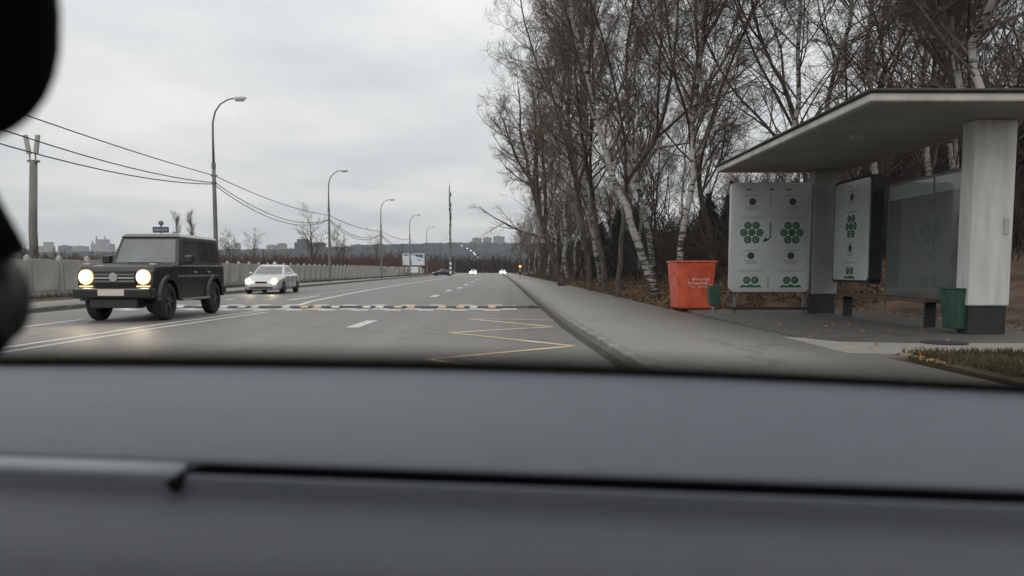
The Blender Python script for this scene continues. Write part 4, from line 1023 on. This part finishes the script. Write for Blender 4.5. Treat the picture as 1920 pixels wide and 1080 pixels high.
    MB().tube([(0,4.38,.98),(0,4.62,.98)], .37, 24).build('spare_wheel_cover', M['gpaint'], root, bevel=.02)
    MB().cyl((-.6,.9,.41),(.6,.9,.41),.06,8).build('axle', M['trim'], root)
    MB().cyl((-.6,3.62,.41),(.6,3.62,.41),.08,8).build('axle', M['trim'], root)
    for s_ in (-.35,.12): MB().box(s_-.02,s_+.42,1.33,1.345,1.252,1.268).build('wiper', M['trim'], root)
    return root
ow = offroader((-8.79, 16.5, 0)); ow.rotation_euler.z = R(1.2); ow.scale = (.95, 1, 1.06)

def saloon(loc, label, paint='silver', low='silver', lights='head2', detail=True, group=None, rz=0, tail=False):
    root = empty('saloon_car', loc, label, 'car', group, rz)
    # stations along the length: y, half width, bottom, shoulder z, top z, top half width
    ST = [(0,.62,.30,.42,.50,.50),(.05,.76,.22,.56,.64,.62),(.25,.84,.20,.66,.74,.72),(.7,.88,.20,.74,.83,.76),(1.35,.89,.20,.82,.93,.78),(2.2,.90,.20,.85,.95,.78),(3.2,.90,.20,.87,.97,.77),(3.8,.88,.22,.87,.97,.74),(4.3,.82,.26,.84,.95,.68),(4.5,.72,.34,.74,.86,.58)]
    v = []; f = []
    for (y, w_, zb, zs, zt, wt) in ST:
        v += [(-w_*.9,y,zb),(-w_,y,zb+.12),(-w_*1.0,y,zs),(-wt,y,zt),(0,y,zt+.03),(wt,y,zt),(w_*1.0,y,zs),(w_,y,zb+.12),(w_*.9,y,zb)]
    k = 9
    for i in range(len(ST)-1):
        for j in range(k): f.append([i*k+j, i*k+(j+1)%k, (i+1)*k+(j+1)%k, (i+1)*k+j])
    f.append(list(range(k))); f.append([(len(ST)-1)*k+j for j in range(k)])
    body = MB().add(v, f).build('body', M[paint], root, smooth=True)
    es = body.modifiers.new('bevel', 'BEVEL'); es.width = .03; es.segments = 2; es.limit_method = 'ANGLE'; es.angle_limit = R(28)
    # greenhouse: rings of glass, body coloured roof
    G = [(1.28,.76,.93),(1.95,.62,1.33),(2.3,.60,1.385),(2.9,.60,1.385),(3.3,.60,1.33),(3.98,.70,.97)]
    def side(y, top):  pass
    cab = MB()
    base = [(1.28,.77,.92),(3.98,.72,.955)]; top = [(2.0,.60,1.36),(3.22,.58,1.345)]
    c8 = [(-.77,1.28,.92),(.77,1.28,.92),(.72,3.98,.955),(-.72,3.98,.955),(-.60,2.02,1.345),(.60,2.02,1.345),(.58,3.2,1.33),(-.58,3.2,1.33)]
    MB().hexa(c8).build('cabin', M[paint], root, bevel=.04, seg=3)
    MB().hexa([(-.61,1.98,1.335),(.61,1.98,1.335),(.59,3.25,1.32),(-.59,3.25,1.32),(-.5,2.15,1.40),(.5,2.15,1.40),(.48,3.1,1.385),(-.48,3.1,1.385)]).build('roof', M[paint], root, bevel=.04, seg=3)
    def face(a,b_,c,d,u0,u1,v0,v1,nrm,nm,mm='carglass'):
        a,b_,c,d = map(Vector,(a,b_,c,d)); n = Vector(nrm).normalized()
        Q = lambda u,v_: (a*(1-u)+b_*u)*(1-v_)+(c*(1-u)+d*u)*v_
        q = [Q(u0,v0),Q(u1,v0),Q(u1,v1),Q(u0,v1)]; MB().hexa([p-n*.02 for p in q]+[p+n*.008 for p in q]).build(nm, M[mm], root)
    face(c8[0],c8[1],c8[4],c8[5],.06,.94,.08,.9,(0,-.5,1),'windscreen','carglassf')
    face(c8[3],c8[2],c8[7],c8[6],.08,.92,.15,.88,(0,.5,1),'rear_window')
    for s_, (a,b_,c,d) in ((-1,(c8[0],c8[3],c8[4],c8[7])),(1,(c8[1],c8[2],c8[5],c8[6]))):
        face(a,b_,c,d,.20,.50,.14,.86,(s_,0,.3),'side_window'); face(a,b_,c,d,.53,.80,.14,.86,(s_,0,.3),'side_window')
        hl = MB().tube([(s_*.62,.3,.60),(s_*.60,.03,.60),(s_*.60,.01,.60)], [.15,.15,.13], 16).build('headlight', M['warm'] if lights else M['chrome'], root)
        if lights: MB().tube([(s_*.60,.009,.60),(s_*.60,-.02,.60)], ([.115,.09] if lights != 'head3' else [.28,.24]), 16).build('lens', M[lights], hl)  # lamp discs enlarged, distant lenses most, to imitate glare
        MB().box(s_*.64-.16,s_*.64+.1,4.42,4.49,.66,.8).build('tail_light', M['redlamp'] if tail else M['orange'], root, bevel=.02)
        if detail:
            MB().box(min(s_*.86,s_*1.02),max(s_*.86,s_*1.02),1.62,1.76,.93,1.04).build('door_mirror', M[paint], root, bevel=.03)
            for y_ in (1.55,2.55,3.45): MB().box(min(s_*.892,s_*.905),max(s_*.892,s_*.905),y_,y_+.012,.3,.86).build('door_gap', M['trim'], root)
            for y_ in (2.3,3.25): MB().box(min(s_*.89,s_*.92),max(s_*.89,s_*.92),y_,y_+.18,.76,.79).build('door_handle', M['chrome'], root)
        for yy in (.82, 3.55): wheel(root, s_*.80, yy, .32, .21, s_)
    MB().box(-.28,.28,-.012,.06,.50,.60).build('grille', M['trim'], root, bevel=.01)
    MB().box(-.55,.55,.0,.08,.26,.36).build('lower_grille', M['trim'], root, bevel=.02)
    MB().box(-.26,.26,-.03,-.013,.38,.47).build('number_plate', M['plate'], root)
    if detail: MB().tube([(0,2.5,1.40),(0,2.53,1.5),(0,2.56,1.56)], [.09,.05,.015], 6).build('roof_aerial', M['silver'], root)
    return root
sc = saloon((-12.15, 36.2, 0), 'silver white saloon car with headlights on in the far oncoming lane', rz=R(3)); sc.scale = (1.02, 1, 1.03)
for x_ in (-.5, .5): spot(sc, (x_, -.05, .58), 25)
# distant traffic
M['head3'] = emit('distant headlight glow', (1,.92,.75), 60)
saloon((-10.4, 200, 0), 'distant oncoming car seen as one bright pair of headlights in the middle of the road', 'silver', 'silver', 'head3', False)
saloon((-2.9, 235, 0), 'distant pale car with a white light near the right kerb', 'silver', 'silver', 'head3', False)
M['bluecar'] = mat('dark blue paint', (.02,.025,.04), .3, .1, 2, coat=.5)
saloon((-16.8, 158, 0), 'dark car standing across the road end with red tail light, left of the mast foot', 'bluecar', 'bluecar', None, False, None, R(-75), True)

# ------------------------------------------------------------------ the viewer's own car: dashboard, mirror, windscreen edge
M['dash'] = mat('soft grey dashboard plastic', (.104,.115,.136), .5, .05, 30, .25, spec=.45, bscale=900)
M['dash_lo'] = mat('grey lower dashboard plastic', (.082,.089,.106), .55, .05, 30, .25, spec=.4, bscale=900)
M['black'] = mat('matt black plastic', (.003,.0025,.003), .8, .1, 10, spec=.1)
M['frit'] = mat('black ceramic glass edge', (.020,.018,.015), .6, .1, 50, spec=.2)
own = empty('car_interior', (0, .7, H-.2), 'grey dashboard, black mirror and windscreen edge of the car the picture is taken from', 'car interior')
def OB(b, nm, m, par=own, **k):
    o = b.build(nm, m, par, **k)
    if par is own: o.matrix_parent_inverse = Matrix.Translation(-own.location)
    return o
EX = [(-1.25,.97),(-.95,.99),(-.686,1.0),(-.4,.988),(-.11,.961),(.20,.889),(.36,.835),(.528,.77),(.66,.715),(.85,.655),(1.1,.60)]
def edgeY(x): return float(np.interp(x, [e_[0] for e_ in EX], [e_[1] for e_ in EX]))
exs = np.linspace(-1.2, 1.05, 68)
_ey = np.array([edgeY(x) for x in exs]); 
for _ in range(12): _ey[1:-1] = (_ey[:-2]+2*_ey[1:-1]+_ey[2:])/4
def dash_rows(rows, name, m):
    """rows: functions giving (x, y, z) for every column"""
    V = []; n = len(exs)
    for fn in rows:
        for i, x in enumerate(exs): V.append(fn(i, x))
    Fq = [(j*n+i, j*n+i+1, (j+1)*n+i+1, (j+1)*n+i) for j in range(len(rows)-1) for i in range(n-1)]
    o = np_mesh(name, V, Fq, m, own, smooth=True); o.matrix_parent_inverse = Matrix.Translation(-own.location)
    return o
def SY(x): return .632-(x+.07)*.128      # seam line in plan
rows = [lambda i, x: (x, _ey[i]+.012, H-.16), lambda i, x: (x, _ey[i]+.006, H-.131), lambda i, x: (x, _ey[i], H-.127)]
for t in np.linspace(.04, 1, 14):
    rows.append(lambda i, x, t=t: (x, _ey[i]*(1-t)+(SY(x)+.004)*t, H-.127-.003*t-.038*t**2.9))
rows += [lambda i, x: (x, SY(x)-.001, H-.171), lambda i, x: (x, SY(x)-.001, H-.20)]
up = dash_rows(rows, 'dashboard', M['dash'])
def yp(yy, drop): return drop*F/(yy-507)
low = [(0, .200), (0, .178), (-.002, .1755), (-.006, .178), (-.0085, .190), (-.013, .1955), (-.03, .200), (-.06, .207), (-.09, .220), (-.12, .245), (-.16, .30), (-.20, .42)]
lw = dash_rows([(lambda i, x, a=a, d=d: (x, SY(x)-.0235+a, H-d)) for a, d in low], 'glovebox_panel', M['dash_lo'])
# shade in the gap between both, painted as a black strip, and a hook at its left end
xs0 = -.28
b = MB(); 
for i in range(30):
    xa = xs0+(1.05-xs0)*i/30; xb = xs0+(1.05-xs0)*(i+1)/30
    b.hexa([(xa,SY(xa)-.0045,H-.21),(xb,SY(xb)-.0045,H-.21),(xb,SY(xb)-.0015,H-.21),(xa,SY(xa)-.0015,H-.21),(xa,SY(xa)-.0045,H-.1722),(xb,SY(xb)-.0045,H-.1722),(xb,SY(xb)-.0015,H-.1722),(xa,SY(xa)-.0015,H-.1722)])
OB(b, 'gap_shade', M['black'])
OB(MB().tube([(xs0+.006,SY(xs0)-.008,H-.1745),(xs0-.004,SY(xs0)-.024,H-.178),(xs0-.010,SY(xs0)-.035,H-.184)], [.004,.0055,.0065], 8), 'gap_hook', M['black'])
# ledge left of the gap, skylight on its top put into the colour
b = MB(); n = 14; V = []
for i in range(n+1):
    x = -1.2+(xs0-.012+1.2)*i/n; y = SY(x)
    V += [(x,y-.0002,H-.1722),(x,y-.004,H-.1716),(x,y-.020,H-.1736),(x,y-.025,H-.179),(x,y-.029,H-.206),(x,y-.0002,H-.206)]
f = [[i*6+j, i*6+(j+1)%6, (i+1)*6+(j+1)%6, (i+1)*6+j] for i in range(n) for j in range(6)]+[list(range(6)), [n*6+j for j in range(6)]]
OB(b.add(V, f), 'trim_strip', mat('sky lightened ledge', (.21,.235,.26), .4, .05, 30, spec=.5), smooth=True)
# windscreen lower edge: black ceramic band and dots, lying in the raked glass
def glassP(i, x, s): return Vector((x, _ey[i]+.010-s*.70, H-.128+s*.71))
V = []; 
ss = [-.004, .0070]
for s_ in ss:
    for i, x in enumerate(exs): V.append(glassP(i, x, s_))
for s_ in ss[::-1]:
    for i, x in enumerate(exs): V.append(glassP(i, x, s_)+Vector((0,.003,.003)))
n = len(exs); Fq = [(j*n+i, j*n+i+1, ((j+1)%4)*n+i+1, ((j+1)%4)*n+i) for j in range(4) for i in range(n-1)]
fb = np_mesh('windscreen_edge_band', V, Fq, M['frit'], own); fb.matrix_parent_inverse = Matrix.Translation(-own.location)
V = []; Fq = []; pitch = .0030; r = 0; s_ = .0085
while s_ < .050:
    rad = .00150*(1-((s_-.0085)/.043))**.55; x = -1.15+(pitch/2 if r % 2 else 0)
    while x < 1.03:
        y = float(np.interp(x, exs, _ey)); c = (x, y+.010-s_*.70, H-.128+s_*.71); o = len(V)
        for q in range(8):
            a = q*math.pi/4; V.append((c[0]+rad*math.cos(a), c[1]-rad*.70*math.sin(a), c[2]+rad*.71*math.sin(a)))
        Fq.append([o+q for q in range(8)]); x += pitch
    s_ += pitch*.62; r += 1
dt = np_mesh('windscreen_dots', V, Fq, M['frit'], own); dt.matrix_parent_inverse = Matrix.Translation(-own.location); tag(dt, kind='stuff')
# roof lining of the same car, unseen overhead; placed to shade the dashboard
OB(MB().hexa([(-1.15,.44,H+.30),(.70,.38,H+.30),(.70,-1.2,H+.38),(-1.15,-1.2,H+.38),(-1.15,.44,H+.335),(.70,.38,H+.335),(.70,-1.2,H+.42),(-1.15,-1.2,H+.42)]), 'roof_lining', mat('grey roof lining', (.3,.3,.29), .9), bevel=.02)
# rear view mirror: rounded shell at the upper left
def ellipsoid(c, r, e=2.6, nu=28, nv=16):
    V = []; Fq = []
    sg = lambda w_, m_: math.copysign(abs(w_)**m_, w_)
    for j in range(nv+1):
        ph = -math.pi/2+math.pi*j/nv
        for i in range(nu):
            th = 2*math.pi*i/nu; m_ = 2/e
            V.append((c[0]+r[0]*sg(math.cos(ph),m_)*sg(math.cos(th),m_), c[1]+r[1]*sg(math.cos(ph),m_)*sg(math.sin(th),m_), c[2]+r[2]*sg(math.sin(ph),m_)))
    for j in range(nv):
        for i in range(nu): Fq.append((j*nu+i, j*nu+(i+1)%nu, (j+1)*nu+(i+1)%nu, (j+1)*nu+i))
    return V, Fq
Ym = .42; c = at(-140, 20, Ym); ce = at(108, 60, Ym); cb = at(-140, 275, Ym)
V, Fq = ellipsoid((c.x, Ym, c.z), (ce.x-c.x, .022, c.z-cb.z), 2.5)
mi = np_mesh('rear_view_mirror', V, Fq, M['black'], own, smooth=True); mi.matrix_parent_inverse = Matrix.Translation(-own.location)
OB(MB().cyl((c.x-.02,Ym+.02,c.z+.03),(c.x-.02,Ym+.07,c.z+.12),.012,10), 'mirror_stem', M['black'])
# holder on the left: ball joint and arm
Yh = .46; bl = at(0, 560, Yh); b2 = at(-30, 380, Yh); rb = 52/F*Yh
hd = empty('device_holder', (bl.x, Yh, H-.2), 'blurred black ball jointed holder arm at the left picture edge', 'holder')
V, Fq = ellipsoid((0,0,bl.z-(H-.2)), (rb, rb*.9, rb*1.6), 2.1)
M['ballgrey'] = mat('satin black ball', (.012,.012,.014), .38, .2, 10, spec=.6)
np_mesh('ball_head', V, Fq, M['ballgrey'], hd, smooth=True)
a0 = at(2, 480, Yh); a1 = at(-75, 330, Yh); b = MB().tube([(a0.x-bl.x,0,a0.z-(H-.2)),(a1.x-bl.x,.0,a1.z-(H-.2))], [.0150,.0135], 14).build('arm', M['black'], hd, smooth=True)
a0 = at(5, 590, Yh); a1 = at(-75, 705, Yh); MB().tube([(a0.x-bl.x,0,a0.z-(H-.2)),(a1.x-bl.x,0,a1.z-(H-.2)),(a1.x-bl.x-.02,.02,-.05)], [.014,.012,.016], 14).build('lower_arm', M['black'], hd, smooth=True)
